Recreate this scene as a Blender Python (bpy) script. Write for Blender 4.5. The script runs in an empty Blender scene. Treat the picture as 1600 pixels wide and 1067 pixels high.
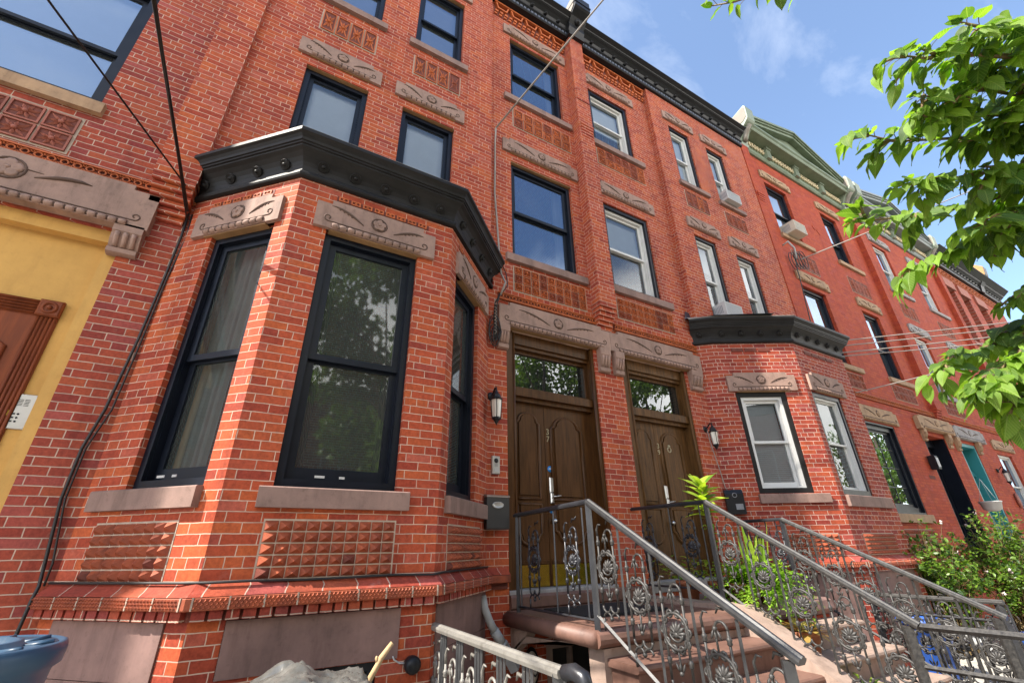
import bpy, bmesh, math, random
from mathutils import Vector, Matrix
random.seed(7)
R = random.random
def U(a, b): return a + (b - a) * R()
sc = bpy.context.scene
COL = sc.collection
# ------------------------------------------------------------------ materials
def new_mat(name):
    m = bpy.data.materials.new(name); m.use_nodes = True
    nt = m.node_tree; nt.nodes.clear()
    out = nt.nodes.new('ShaderNodeOutputMaterial')
    return m, nt, out
def N(nt, t, **kw):
    n = nt.nodes.new(t)
    for k, v in kw.items():
        if k in n.inputs.keys(): n.inputs[k].default_value = v
        else: setattr(n, k, v)
    return n
def L(nt, a, b): nt.links.new(a, b)
def ramp(nt, fac, stops):
    r = nt.nodes.new('ShaderNodeValToRGB')
    while len(r.color_ramp.elements) < len(stops): r.color_ramp.elements.new(.5)
    for e, (p, c) in zip(r.color_ramp.elements, stops):
        e.position = p; e.color = c if len(c) == 4 else (*c, 1)
    L(nt, fac, r.inputs['Fac']); return r.outputs['Color']
def mixc(nt, fac, a, b, mode='MIX'):
    m = nt.nodes.new('ShaderNodeMix'); m.data_type = 'RGBA'; m.blend_type = mode
    for i, v in ((0, fac), (6, a), (7, b)):
        if hasattr(v, 'is_output') or hasattr(v, 'links'): L(nt, v, m.inputs[i])
        else: m.inputs[i].default_value = v if i == 0 else (*v, 1)[:4]
    return m.outputs[2]
def simple(name, col, rough=.6, metal=0, var=.25, scale=6, bump=.15, bscale=60, spec=.5, col2=None, streak=None, wear=1.):
    m, nt, out = new_mat(name)
    b = N(nt, 'ShaderNodeBsdfPrincipled', Roughness=rough, Metallic=metal)
    b.inputs['Specular IOR Level'].default_value = spec
    tc = N(nt, 'ShaderNodeTexCoord')
    src = tc.outputs['Object']
    if streak:
        mp = N(nt, 'ShaderNodeMapping'); mp.inputs['Scale'].default_value = streak
        L(nt, src, mp.inputs['Vector']); src2 = mp.outputs['Vector']
    else: src2 = src
    n = N(nt, 'ShaderNodeTexNoise', Scale=scale, Detail=6, Roughness=.65); L(nt, src2, n.inputs['Vector'])
    c2 = col2 or tuple(min(1, x * (1 - var)) for x in col)
    c = ramp(nt, n.outputs['Fac'], [(.32, c2), (.68, col)])
    if bump >= .2:     # rain streaks, soot and scuffs
        mq = N(nt, 'ShaderNodeMapping'); mq.inputs['Scale'].default_value = (5.5, 5.5, .9); L(nt, src, mq.inputs['Vector'])
        ns = N(nt, 'ShaderNodeTexNoise', Scale=1.0, Detail=7, Roughness=.68); L(nt, mq.outputs['Vector'], ns.inputs['Vector'])
        c = mixc(nt, wear, c, ramp(nt, ns.outputs['Fac'], [(.30, (.60, .58, .56)), (.48, (.95, .95, .95)), (.75, (1.12, 1.12, 1.10))]), 'MULTIPLY')
        nc = N(nt, 'ShaderNodeTexNoise', Scale=17, Detail=8, Roughness=.75); L(nt, src, nc.inputs['Vector'])
        c = mixc(nt, wear * .8, c, ramp(nt, nc.outputs['Fac'], [(.34, (.72, .70, .68)), (.44, (1, 1, 1)), (.70, (1.06, 1.06, 1.06))]), 'MULTIPLY')
    L(nt, c, b.inputs['Base Color'])
    if bump:
        n2 = N(nt, 'ShaderNodeTexNoise', Scale=bscale, Detail=4); L(nt, src2, n2.inputs['Vector'])
        bp = N(nt, 'ShaderNodeBump', Strength=bump, Distance=.004); L(nt, n2.outputs['Fac'], bp.inputs['Height'])
        L(nt, bp.outputs['Normal'], b.inputs['Normal'])
        rr = N(nt, 'ShaderNodeMapRange'); rr.inputs['To Min'].default_value = max(.05, rough - .12); rr.inputs['To Max'].default_value = min(1, rough + .12)
        L(nt, n.outputs['Fac'], rr.inputs['Value']); L(nt, rr.outputs['Result'], b.inputs['Roughness'])
    L(nt, b.outputs['BSDF'], out.inputs['Surface'])
    return m
def brick_mat(name, c1, c2, mortar, ms=.0085, roww=.0677, bw=.212, stain=(.25, .05, .04), stain_amt=.5, bump=.6, eff=.25, rough=.75, dirt=.0):
    m, nt, out = new_mat(name)
    b = N(nt, 'ShaderNodeBsdfPrincipled', Roughness=rough); b.inputs['Specular IOR Level'].default_value = .18
    uv = N(nt, 'ShaderNodeUVMap')
    tc = N(nt, 'ShaderNodeTexCoord')
    # uneven joints: jitter the coordinate a little
    jn = N(nt, 'ShaderNodeTexNoise', Scale=9, Detail=2); L(nt, tc.outputs['Object'], jn.inputs['Vector'])
    jm = N(nt, 'ShaderNodeVectorMath', operation='MULTIPLY_ADD')
    L(nt, jn.outputs['Color'], jm.inputs[0]); jm.inputs[1].default_value = (.010, .007, 0)
    L(nt, uv.outputs['UV'], jm.inputs[2])
    bt = N(nt, 'ShaderNodeTexBrick', offset=.5, squash=.5, squash_frequency=6, offset_frequency=2)
    bt.inputs['Scale'].default_value = 1
    bt.inputs['Mortar Size'].default_value = ms * .5
    bt.inputs['Mortar Smooth'].default_value = .25
    bt.inputs['Brick Width'].default_value = bw; bt.inputs['Row Height'].default_value = roww
    bt.inputs['Color1'].default_value = (0, 0, 0, 1); bt.inputs['Color2'].default_value = (1, 1, 1, 1); bt.inputs['Mortar'].default_value = (.5, .5, .5, 1)
    L(nt, jm.outputs[0], bt.inputs['Vector'])
    per = ramp(nt, bt.outputs['Color'], [(0, tuple(x * y for x, y in zip(c2, (.88, .92, 1.10)))), (.10, c2), (.38, c1), (.60, tuple(x * y for x, y in zip(c1, (1.1, 1.35, 1.05)))), (.78, c1), (.92, tuple(x * y for x, y in zip(c1, (1.02, 1.3, 1.9)))), (1, tuple(x * y for x, y in zip(c2, (.9, .9, 1.2))))])
    n = N(nt, 'ShaderNodeTexNoise', Scale=1.7, Detail=7, Roughness=.66); L(nt, tc.outputs['Object'], n.inputs['Vector'])
    f1 = ramp(nt, n.outputs['Fac'], [(.42, (0, 0, 0)), (.75, (stain_amt,) * 3)])
    per = mixc(nt, f1, per, stain)
    n3 = N(nt, 'ShaderNodeTexNoise', Scale=38, Detail=5, Roughness=.7); L(nt, tc.outputs['Object'], n3.inputs['Vector'])
    f3 = ramp(nt, n3.outputs['Fac'], [(.3, (.68, .66, .66)), (.72, (1.18, 1.16, 1.14))])
    per = mixc(nt, 1.0, per, f3, 'MULTIPLY')
    mq = N(nt, 'ShaderNodeMapping'); mq.inputs['Scale'].default_value = (3.4, 3.4, .5); L(nt, tc.outputs['Object'], mq.inputs['Vector'])
    ns = N(nt, 'ShaderNodeTexNoise', Scale=1.0, Detail=7, Roughness=.66); L(nt, mq.outputs['Vector'], ns.inputs['Vector'])
    soot = ramp(nt, ns.outputs['Fac'], [(.28, (.62, .60, .62)), (.46, (.95, .95, .95)), (.75, (1.08, 1.08, 1.06))])
    per = mixc(nt, 1., per, soot, 'MULTIPLY')
    # pale efflorescence blotches
    n4 = N(nt, 'ShaderNodeTexNoise', Scale=3.3, Detail=8, Roughness=.72); L(nt, tc.outputs['Object'], n4.inputs['Vector'])
    f4 = ramp(nt, n4.outputs['Fac'], [(.60, (0, 0, 0)), (.80, (eff,) * 3)])
    per = mixc(nt, f4, per, (.55, .36, .30))
    n5 = N(nt, 'ShaderNodeTexNoise', Scale=5.5, Detail=6, Roughness=.7); L(nt, tc.outputs['Object'], n5.inputs['Vector'])
    f5 = ramp(nt, n5.outputs['Fac'], [(.36, (0, 0, 0)), (.56, (1, 1, 1))])
    mo = mixc(nt, f5, tuple(x * y for x, y in zip(mortar, (.68, .64, .66))), mortar)
    mo = mixc(nt, .75, mo, soot, 'MULTIPLY')
    c = mixc(nt, bt.outputs['Fac'], per, mo)
    L(nt, c, b.inputs['Base Color'])
    hm = N(nt, 'ShaderNodeMath', operation='MULTIPLY_ADD'); hm.inputs[1].default_value = -1.0
    L(nt, bt.outputs['Fac'], hm.inputs[0])
    h2 = N(nt, 'ShaderNodeMath', operation='MULTIPLY'); h2.inputs[1].default_value = .35; L(nt, n3.outputs['Fac'], h2.inputs[0])
    L(nt, h2.outputs[0], hm.inputs[2])
    bp = N(nt, 'ShaderNodeBump', Strength=bump, Distance=.006); L(nt, hm.outputs[0], bp.inputs['Height'])
    L(nt, bp.outputs['Normal'], b.inputs['Normal'])
    L(nt, b.outputs['BSDF'], out.inputs['Surface'])
    return m
def glass_mat(name, tint=(.75, .8, .8), base=.10, rough=.0, gcol=(.9, .95, 1), dust=.03):
    m, nt, out = new_mat(name)
    tr = N(nt, 'ShaderNodeBsdfTransparent'); tr.inputs['Color'].default_value = (*tint, 1)
    gl = N(nt, 'ShaderNodeBsdfGlossy', Roughness=rough); gl.inputs['Color'].default_value = (*gcol, 1)
    fr = N(nt, 'ShaderNodeFresnel', IOR=1.5)
    ad = N(nt, 'ShaderNodeMath', operation='MULTIPLY_ADD'); ad.inputs[1].default_value = 1.3; ad.inputs[2].default_value = base; ad.use_clamp = True
    L(nt, fr.outputs[0], ad.inputs[0])
    tc = N(nt, 'ShaderNodeTexCoord')
    n = N(nt, 'ShaderNodeTexNoise', Scale=1.6, Detail=1); L(nt, tc.outputs['Object'], n.inputs['Vector'])
    bp = N(nt, 'ShaderNodeBump', Strength=.06, Distance=.02); L(nt, n.outputs['Fac'], bp.inputs['Height'])
    L(nt, bp.outputs['Normal'], gl.inputs['Normal'])
    mx = N(nt, 'ShaderNodeMixShader'); L(nt, ad.outputs[0], mx.inputs[0]); L(nt, tr.outputs[0], mx.inputs[1]); L(nt, gl.outputs[0], mx.inputs[2])
    df = N(nt, 'ShaderNodeBsdfDiffuse'); df.inputs['Color'].default_value = (.42, .47, .43, 1)
    m2 = N(nt, 'ShaderNodeMixShader'); m2.inputs[0].default_value = dust; L(nt, mx.outputs[0], m2.inputs[1]); L(nt, df.outputs[0], m2.inputs[2])
    L(nt, m2.outputs[0], out.inputs['Surface'])
    return m
def leaf_mat(name, c1, c2, trans=.45, tcol=None, rough=.4, veins=False):
    m, nt, out = new_mat(name)
    b = N(nt, 'ShaderNodeBsdfPrincipled', Roughness=rough)
    oi = N(nt, 'ShaderNodeNewGeometry')
    tc = N(nt, 'ShaderNodeTexCoord')
    c = ramp(nt, oi.outputs['Random Per Island'], [(0, c2), (.6, c1), (1, tuple(min(1, x * 1.35) for x in c1))])
    n = N(nt, 'ShaderNodeTexNoise', Scale=30, Detail=3); L(nt, tc.outputs['Object'], n.inputs['Vector'])
    f = ramp(nt, n.outputs['Fac'], [(.3, (.8, .8, .8)), (.7, (1.1, 1.1, 1.1))])
    c = mixc(nt, 1., c, f, 'MULTIPLY')
    if veins:
        uv = N(nt, 'ShaderNodeUVMap'); sx = N(nt, 'ShaderNodeSeparateXYZ'); L(nt, uv.outputs['UV'], sx.inputs[0])
        ab = N(nt, 'ShaderNodeMath', operation='ABSOLUTE'); L(nt, sx.outputs['Y'], ab.inputs[0])
        q = N(nt, 'ShaderNodeMath', operation='MULTIPLY_ADD'); q.inputs[1].default_value = -.42; L(nt, ab.outputs[0], q.inputs[0]); L(nt, sx.outputs['X'], q.inputs[2])
        q2 = N(nt, 'ShaderNodeMath', operation='MULTIPLY'); q2.inputs[1].default_value = 8.5; L(nt, q.outputs[0], q2.inputs[0])
        fr = N(nt, 'ShaderNodeMath', operation='PINGPONG'); fr.inputs[1].default_value = .5; L(nt, q2.outputs[0], fr.inputs[0])
        v1 = ramp(nt, fr.outputs[0], [(.0, (1, 1, 1)), (.16, (0, 0, 0))]); v2 = ramp(nt, ab.outputs[0], [(.02, (1, 1, 1)), (.07, (0, 0, 0))])
        vv = mixc(nt, 1., v1, v2, 'LIGHTEN'); hv = mixc(nt, .38, (0, 0, 0), vv)
        c = mixc(nt, hv, c, (.42, .52, .16))
        bp = N(nt, 'ShaderNodeBump', Strength=.5, Distance=.002); bp.invert = True; L(nt, vv, bp.inputs['Height']); L(nt, bp.outputs['Normal'], b.inputs['Normal'])
    L(nt, c, b.inputs['Base Color'])
    t = N(nt, 'ShaderNodeBsdfTranslucent')
    tt = mixc(nt, 1., c, tcol or (1.6, 1.7, .7), 'MULTIPLY'); L(nt, tt, t.inputs['Color'])
    mx = N(nt, 'ShaderNodeMixShader'); mx.inputs[0].default_value = trans
    L(nt, b.outputs[0], mx.inputs[1]); L(nt, t.outputs[0], mx.inputs[2]); L(nt, mx.outputs[0], out.inputs['Surface'])
    return m
M = {}
M['brick'] = brick_mat('red_brick', (.445, .086, .037), (.34, .058, .030), (.60, .42, .32), ms=.0074)
M['brick_old'] = brick_mat('worn_red_brick', (.37, .068, .039), (.28, .048, .032), (.52, .38, .30), eff=.5, stain=(.20, .055, .045), bw=.216)
M['brick_bay'] = brick_mat('dark_red_brick', (.38, .066, .036), (.26, .042, .027), (.58, .44, .36), eff=.2)
M['brick_paint'] = brick_mat('painted_red_brick', (.44, .070, .034), (.38, .058, .030), (.34, .062, .036), ms=.012, eff=.12, stain=(.47, .10, .035), bump=.9)
M['brick_pale'] = brick_mat('pale_red_brick', (.42, .075, .042), (.32, .052, .03), (.48, .20, .14), eff=.3)
M['brick_far'] = brick_mat('brown_brick', (.26, .07, .05), (.18, .05, .04), (.35, .28, .24))
M['stone_s'] = simple('sill_brownstone', (.285, .18, .148), .8, var=.3, scale=4, bump=.3, bscale=90)
M['stone'] = simple('brownstone', (.35, .225, .178), .8, var=.3, scale=5, bump=.3, bscale=90)
M['stone2'] = simple('purple_brownstone', (.26, .155, .135), .75, var=.45, scale=2.2, bump=.2, bscale=50)
M['stone_tan'] = simple('tan_stone', (.44, .28, .16), .8, var=.3, scale=5, bump=.3, bscale=90)
M['stone_grey'] = simple('grey_stone', (.33, .31, .30), .8, var=.25, scale=5, bump=.3, bscale=90)
M['stone_pale'] = simple('pale_stone', (.36, .26, .21), .8, var=.25, scale=4, bump=.2, bscale=70)
M['groove_shade'] = simple('groove_shade', (.115, .070, .053), .9, var=.3)  # shade of incised carving put into a dark stone colour
M['soffit'] = simple('ochre_painted_wood', (.33, .19, .085), .6, var=.3, scale=4)
M['terra'] = simple('terracotta', (.56, .135, .032), .65, var=.35, scale=14, bump=.3, bscale=120)
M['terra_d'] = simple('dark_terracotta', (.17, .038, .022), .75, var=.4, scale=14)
M['terra_m'] = simple('mixed_terracotta', (.38, .085, .030), .65, scale=9, col2=(.22, .048, .022), bump=.3, bscale=120)
M['terra_p'] = simple('pink_terracotta', (.36, .115, .075), .7, scale=9, col2=(.28, .08, .05), bump=.4, bscale=80)
M['stone_d'] = simple('painted_brown_stone', (.20, .105, .078), .55, var=.35, scale=4, bump=.25, bscale=40)
M['ironp'] = simple('pale_weathered_rail', (.22, .21, .19), .55, .2, scale=12, col2=(.22, .21, .19), bump=.25, bscale=60)
M['mortar'] = simple('mortar', (.47, .37, .29), .9, var=.3, scale=20)
M['blackm'] = simple('black_painted_metal', (.013, .014, .017), .42, var=.4, scale=3, spec=.3, bump=.12, bscale=25)
M['blackm2'] = simple('weathered_black_metal', (.022, .021, .021), .5, spec=.2, var=.5, scale=4, bump=.15, bscale=25)
M['slate'] = simple('slate_blue_paint', (.12, .14, .19), .5, var=.3, scale=8)
M['roofm'] = simple('pale_roof_metal', (.28, .25, .22), .6, var=.35, scale=3)
M['tar'] = simple('dark_roof_sheet', (.03, .04, .06), .35, var=.4, scale=9, bump=.5, bscale=18)
M['winblack'] = simple('black_window_frame', (.006, .009, .017), .36, spec=.28, var=.3, bump=.05)
M['winwhite'] = simple('white_window_frame', (.66, .66, .64), .45, var=.12, scale=3, bump=.05)
M['winpale'] = simple('weathered_casing', (.36, .34, .33), .55, var=.5, scale=6)
M['glass'] = glass_mat('window_glass', (.8, .86, .92), .07)
M['glass_d'] = glass_mat('dark_window_glass', (.6, .66, .66), .0, dust=.06)
M['glass_s'] = glass_mat('mirror_window_glass', (.42, .46, .52), .20, gcol=(.62, .78, 1))
M['glass_m'] = glass_mat('bright_window_glass', (.7, .75, .8), .30, gcol=(.8, .9, 1))
M['glass_b'] = glass_mat('bay_window_glass', (.6, .66, .66), .03, rough=.03, dust=.085)
M['glass_t'] = glass_mat('transom_glass', (.35, .35, .35), .12)
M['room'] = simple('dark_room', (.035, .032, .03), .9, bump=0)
M['curtain'] = simple('grey_curtain', (.22, .25, .25), .85, var=.3, scale=3, bump=.1)
M['curtain_w'] = simple('white_sheer_curtain', (.82, .83, .83), .9, var=.12, scale=2, bump=.1)
M['curtain_b'] = simple('brown_curtain', (.05, .035, .035), .9, var=.3, scale=3)
M['blind'] = simple('white_blind', (.80, .80, .78), .6, var=.1, scale=3, bump=0)
M['woodd'] = simple('dark_varnished_wood', (.098, .041, .012), .33, scale=3.2, col2=(.040, .017, .006), spec=.25, bump=.1, bscale=30, streak=(9, 9, .7))
M['woodm'] = simple('worn_brown_wood', (.15, .072, .024), .5, scale=3.2, col2=(.052, .026, .010), spec=.18, bump=.2, bscale=30, streak=(9, 9, .7))
M['woodr'] = simple('reddish_wood', (.24, .062, .022), .45, scale=3, col2=(.14, .036, .015), spec=.15, bump=.1, streak=(8, 8, .8))
M['yellow'] = simple('yellow_stucco', (.64, .375, .105), .85, wear=.35, scale=1.6, col2=(.50, .285, .075), bump=.35, bscale=45)
M['brass'] = simple('polished_brass', (.50, .36, .06), .25, 1, var=.2, scale=4, bump=.25, bscale=7)
M['steel'] = simple('brushed_steel', (.55, .55, .55), .3, 1, var=.1, bump=.05)
M['plate'] = simple('grey_steel_plate', (.50, .49, .46), .4, .6, var=.1, bump=.05)
M['iron'] = simple('dark_iron_paint', (.045, .047, .055), .34, .35, scale=9, col2=(.028, .029, .034), bump=.2, bscale=60)
M['iron2'] = simple('silvery_cast_iron', (.068, .064, .060), .5, .12, scale=40, col2=(.020, .020, .021), bump=.25, bscale=90)
M['ironw'] = simple('weathered_iron_rail', (.048, .049, .051), .45, .1, scale=12, col2=(.028, .028, .030), bump=.2, bscale=60)
M['cable'] = simple('black_cable', (.012, .012, .013), .5, bump=0)
M['cable_g'] = simple('grey_cable', (.33, .30, .27), .6, bump=0)
M['blue'] = simple('blue_plastic', (.030, .075, .135), .42, var=.2, scale=4, bump=.06, bscale=40)
M['bluev'] = simple('bright_blue_plastic', (.02, .09, .40), .4, var=.15, scale=4, bump=.06)
M['tarp'] = simple('silver_tarpaulin', (.22, .217, .20), .22, .3, scale=7, col2=(.12, .118, .11), bump=.35, bscale=22)
M['pvc'] = simple('grey_pvc', (.40, .41, .40), .45, var=.15, bump=.05)
M['stick'] = simple('bare_wood', (.55, .38, .20), .8, var=.3, scale=30)
M['green'] = simple('sage_green_paint', (.19, .245, .165), .55, scale=4, col2=(.12, .16, .10), bump=.1)
M['green_p'] = simple('pale_green_paint', (.24, .295, .22), .5, var=.2, scale=5)
M['cream'] = simple('cream_paint', (.74, .62, .40), .6, var=.25, scale=8)
M['bare'] = simple('bare_cream_render', (.27, .24, .20), .8, var=.2, scale=5)
M['rust'] = simple('bare_orange_wood', (.50, .26, .10), .8, var=.4, scale=12)
M['greyblue'] = simple('grey_green_paint', (.20, .235, .23), .5, var=.2, scale=5)
M['teal'] = simple('teal_paint', (.035, .24, .26), .42, var=.15, scale=3, bump=.08)
M['mailgrey'] = simple('charcoal_metal', (.055, .055, .055), .4, .3, var=.15, bump=.05)
M['mat'] = simple('black_rubber', (.015, .016, .018), .8, var=.5, scale=50, bump=.8, bscale=150)
M['white'] = simple('white_plastic', (.48, .48, .47), .45, var=.08, bump=.03)
M['acbeige'] = simple('beige_metal', (.55, .50, .40), .5, var=.1)
M['grille'] = simple('grey_grille', (.25, .26, .28), .6, var=.3, scale=60)
M['frost'] = simple('frosted_glass', (.72, .68, .60), .25, var=.1, bump=.05)
M['clay'] = simple('clay_pot', (.38, .13, .06), .75, var=.3, scale=9)
M['sticker'] = simple('blue_sticker', (.02, .22, .62), .4, bump=0)
M['gold'] = simple('gold_paint', (.42, .37, .24), .4, .3, bump=0)
M['bark'] = simple('bark', (.13, .09, .06), .9, var=.5, scale=14, bump=.9, bscale=30)
M['twigm'] = simple('green_brown_twig', (.20, .14, .06), .7, var=.3, scale=20)
M['soil'] = simple('soil', (.04, .028, .02), .95, var=.4, scale=30)
M['asphalt'] = simple('asphalt', (.085, .083, .080), .9, var=.3, scale=3, bump=.5, bscale=90)
M['concrete'] = simple('concrete', (.46, .43, .38), .85, var=.2, scale=2, bump=.3, bscale=60)
M['leaf'] = leaf_mat('tree_leaf', (.165, .29, .028), (.040, .11, .02), .48, veins=True, rough=.55)
M['leaf_far'] = leaf_mat('far_tree_leaf', (.15, .24, .03), (.06, .12, .02), .35)
M['leaf_bush'] = leaf_mat('bush_leaf', (.115, .20, .022), (.025, .07, .016), .35)
M['leaf_fern'] = leaf_mat('fern_leaf', (.26, .44, .04), (.15, .30, .03), .45)
M['leaf_pot'] = leaf_mat('pot_plant_leaf', (.32, .42, .045), (.12, .24, .03), .42)
M['leaf_dry'] = leaf_mat('dry_leaf', (.46, .38, .09), (.34, .17, .06), .3, (1.2, 1.1, .7))
M['flower'] = simple('pink_white_petal', (.75, .62, .60), .6, bump=0)

# ------------------------------------------------------------------ mesh builder
class Frame:
    def __init__(s, A, B):
        s.a = Vector((A[0], A[1])); b = Vector((B[0], B[1])); s.len = (b - s.a).length
        s.u = (b - s.a).normalized(); s.n = Vector((s.u.y, -s.u.x))
    def p(s, t, d, z):
        q = s.a + s.u * t + s.n * d
        return Vector((q.x, q.y, z))
W = Frame((0, 0), (1, 0))             # street front: t = X, d = distance out of the wall
class MB:
    def __init__(s): s.v = []; s.f = []; s.uv = []; s.mi = []; s.sm = []; s.cuts = []
    def cut(s): s.cuts.append((len(s.v), len(s.f)))   # what follows becomes a mesh object of its own
    def face(s, pts, uv=None, m=0, smooth=False):
        i = len(s.v); s.v += [Vector(p) for p in pts]; s.f.append(tuple(range(i, i + len(pts))))
        if uv is None: uv = [(p[0] - p[1], p[2]) for p in pts]
        s.uv.append(uv); s.mi.append(m); s.sm.append(smooth)
    def mesh(s, verts, faces, m=0, smooth=True):
        i = len(s.v); s.v += [Vector(p) for p in verts]
        for f in faces:
            s.f.append(tuple(i + k for k in f)); s.uv.append([(verts[k][0] - verts[k][1], verts[k][2]) for k in f]); s.mi.append(m); s.sm.append(smooth)
    def fq(s, fr, pts, m=0):          # pts in frame coords (t,d,z)
        s.face([fr.p(*p) for p in pts], [(p[0] + p[1] + fr.a.x, p[2]) for p in pts], m)
    def box(s, fr, t0, t1, d0, d1, z0, z1, m=0):
        P = [(t0, d0, z0), (t1, d0, z0), (t1, d1, z0), (t0, d1, z0), (t0, d0, z1), (t1, d0, z1), (t1, d1, z1), (t0, d1, z1)]
        for f in ((0, 1, 2, 3), (4, 5, 6, 7), (3, 2, 6, 7), (0, 1, 5, 4), (0, 3, 7, 4), (1, 2, 6, 5)): s.fq(fr, [P[i] for i in f], m)
    def bevbox(s, fr, t0, t1, d0, d1, z0, z1, b=.012, m=0):   # box whose outer face is bevelled
        s.prism(fr, [(t0, z0), (t1, z0), (t1, z1), (t0, z1)], d0, d1 - b, m, cap=False)
        A = [(t0, d1 - b, z0), (t1, d1 - b, z0), (t1, d1 - b, z1), (t0, d1 - b, z1)]
        B = [(t0 + b, d1, z0 + b), (t1 - b, d1, z0 + b), (t1 - b, d1, z1 - b), (t0 + b, d1, z1 - b)]
        for i in range(4):
            j = (i + 1) % 4; s.fq(fr, [A[i], A[j], B[j], B[i]], m)
        s.fq(fr, B, m)
    def prism(s, fr, poly, d0, d1, m=0, cap=True):            # (t,z) outline pushed from d0 to d1
        n = len(poly)
        for i in range(n):
            a, b = poly[i], poly[(i + 1) % n]
            s.fq(fr, [(a[0], d0, a[1]), (b[0], d0, b[1]), (b[0], d1, b[1]), (a[0], d1, a[1])], m)
        if cap: s.fq(fr, [(t, d1, z) for t, z in poly], m)
    def sideprism(s, fr, poly, t0, t1, m=0):                  # (d,z) outline pushed from t0 to t1
        n = len(poly)
        for i in range(n):
            a, b = poly[i], poly[(i + 1) % n]
            s.fq(fr, [(t0, a[0], a[1]), (t1, a[0], a[1]), (t1, b[0], b[1]), (t0, b[0], b[1])], m)
        s.fq(fr, [(t0, d, z) for d, z in poly], m); s.fq(fr, [(t1, d, z) for d, z in poly], m)
    def tube(s, pts, r, n=6, m=0, cap=True, smooth=True):
        pts = [Vector(p) for p in pts]; k = len(pts); rs = r if isinstance(r, (list, tuple)) else [r] * k
        verts = []; faces = []; prev = None
        for i in range(k):
            t = (pts[min(i + 1, k - 1)] - pts[max(i - 1, 0)])
            if t.length < 1e-9: t = Vector((0, 0, 1))
            t.normalize()
            if prev is None:
                a = Vector((0, 0, 1)) if abs(t.z) < .9 else Vector((1, 0, 0))
                x = t.cross(a).normalized()
            else:
                x = (prev - t * prev.dot(t))
                x = x.normalized() if x.length > 1e-6 else t.orthogonal().normalized()
            prev = x; y = t.cross(x)
            for j in range(n):
                an = 2 * math.pi * j / n
                verts.append(pts[i] + (x * math.cos(an) + y * math.sin(an)) * rs[i])
        for i in range(k - 1):
            for j in range(n):
                j2 = (j + 1) % n
                faces.append((i * n + j, i * n + j2, (i + 1) * n + j2, (i + 1) * n + j))
        if cap: faces += [tuple(range(n))[::-1], tuple((k - 1) * n + j for j in range(n))]
        s.mesh(verts, faces, m, smooth)
    def lathe(s, org, axis, prof, n=12, m=0, smooth=True, sq=1.0):  # prof: (radius, height along axis)
        org = Vector(org); ax = Vector(axis).normalized(); x = ax.orthogonal().normalized() if abs(ax.z) < .99 else Vector((1, 0, 0)); y = ax.cross(x)
        verts = []; faces = []
        for r, h in prof:
            for j in range(n):
                an = 2 * math.pi * j / n; verts.append(org + ax * h + (x * math.cos(an) + y * math.sin(an) * sq) * r)
        for i in range(len(prof) - 1):
            for j in range(n):
                j2 = (j + 1) % n; faces.append((i * n + j, i * n + j2, (i + 1) * n + j2, (i + 1) * n + j))
        faces += [tuple(range(n))[::-1], tuple((len(prof) - 1) * n + j for j in range(n))]
        s.mesh(verts, faces, m, smooth)
    def ball(s, c, r, m=0, n=8): s.lathe(Vector(c), (0, 0, 1), [(r * math.sin(a) + 1e-4, -r * math.cos(a)) for a in [math.pi * i / 5 for i in range(6)]], n, m)
    def torus(s, c, nrm, R0, r, n=14, k=5, m=0):
        c = Vector(c); ax = Vector(nrm).normalized(); x = ax.orthogonal().normalized(); y = ax.cross(x)
        V = []; F = []
        for i in range(n):
            a = 2 * math.pi * i / n; e = x * math.cos(a) + y * math.sin(a)
            for j in range(k):
                b = 2 * math.pi * j / k; V.append(c + e * (R0 + r * math.cos(b)) + ax * r * math.sin(b))
        for i in range(n):
            for j in range(k):
                F.append((i * k + j, ((i + 1) % n) * k + j, ((i + 1) % n) * k + (j + 1) % k, i * k + (j + 1) % k))
        s.mesh(V, F, m)
    def sweep(s, prof, plan, m=0, caps=True):   # (offset out, z) profile mitred along a plan polyline
        P = [Vector(p) for p in plan]; k = len(P); offs = []
        for i in range(k):
            ns = []
            if i > 0: u = (P[i] - P[i - 1]).normalized(); ns.append(Vector((u.y, -u.x)))
            if i < k - 1: u = (P[i + 1] - P[i]).normalized(); ns.append(Vector((u.y, -u.x)))
            n = ns[0] if len(ns) == 1 else (ns[0] + ns[1]).normalized()
            offs.append(n / max(.3, n.dot(ns[0])))
        rows = [[Vector((P[i].x + offs[i].x * d, P[i].y + offs[i].y * d, z)) for d, z in prof] for i in range(k)]
        acc = 0
        for i in range(k - 1):
            l = (P[i + 1] - P[i]).length
            for j in range(len(prof) - 1):
                a, b, c, d = rows[i][j], rows[i + 1][j], rows[i + 1][j + 1], rows[i][j + 1]
                s.face([a, b, c, d], [(acc, a.z + prof[j][0]), (acc + l, a.z + prof[j][0]), (acc + l, c.z + prof[j + 1][0]), (acc, c.z + prof[j + 1][0])], m)
            acc += l
        if caps:
            s.face(rows[0], m=m); s.face(rows[-1][::-1], m=m)
        return rows
    def wall(s, fr, t0, t1, z0, z1, holes=(), d=0., rev=.16, m=0):
        ts = sorted({t0, t1, *[h[0] for h in holes], *[h[1] for h in holes]}); zs = sorted({z0, z1, *[h[2] for h in holes], *[h[3] for h in holes]})
        ts = [t for t in ts if t0 <= t <= t1]; zs = [z for z in zs if z0 <= z <= z1]
        for a, b in zip(ts, ts[1:]):
            for c, e in zip(zs, zs[1:]):
                if any(h[0] <= a and b <= h[1] and h[2] <= c and e <= h[3] for h in holes): continue
                s.fq(fr, [(a, d, c), (b, d, c), (b, d, e), (a, d, e)], m)
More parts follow.
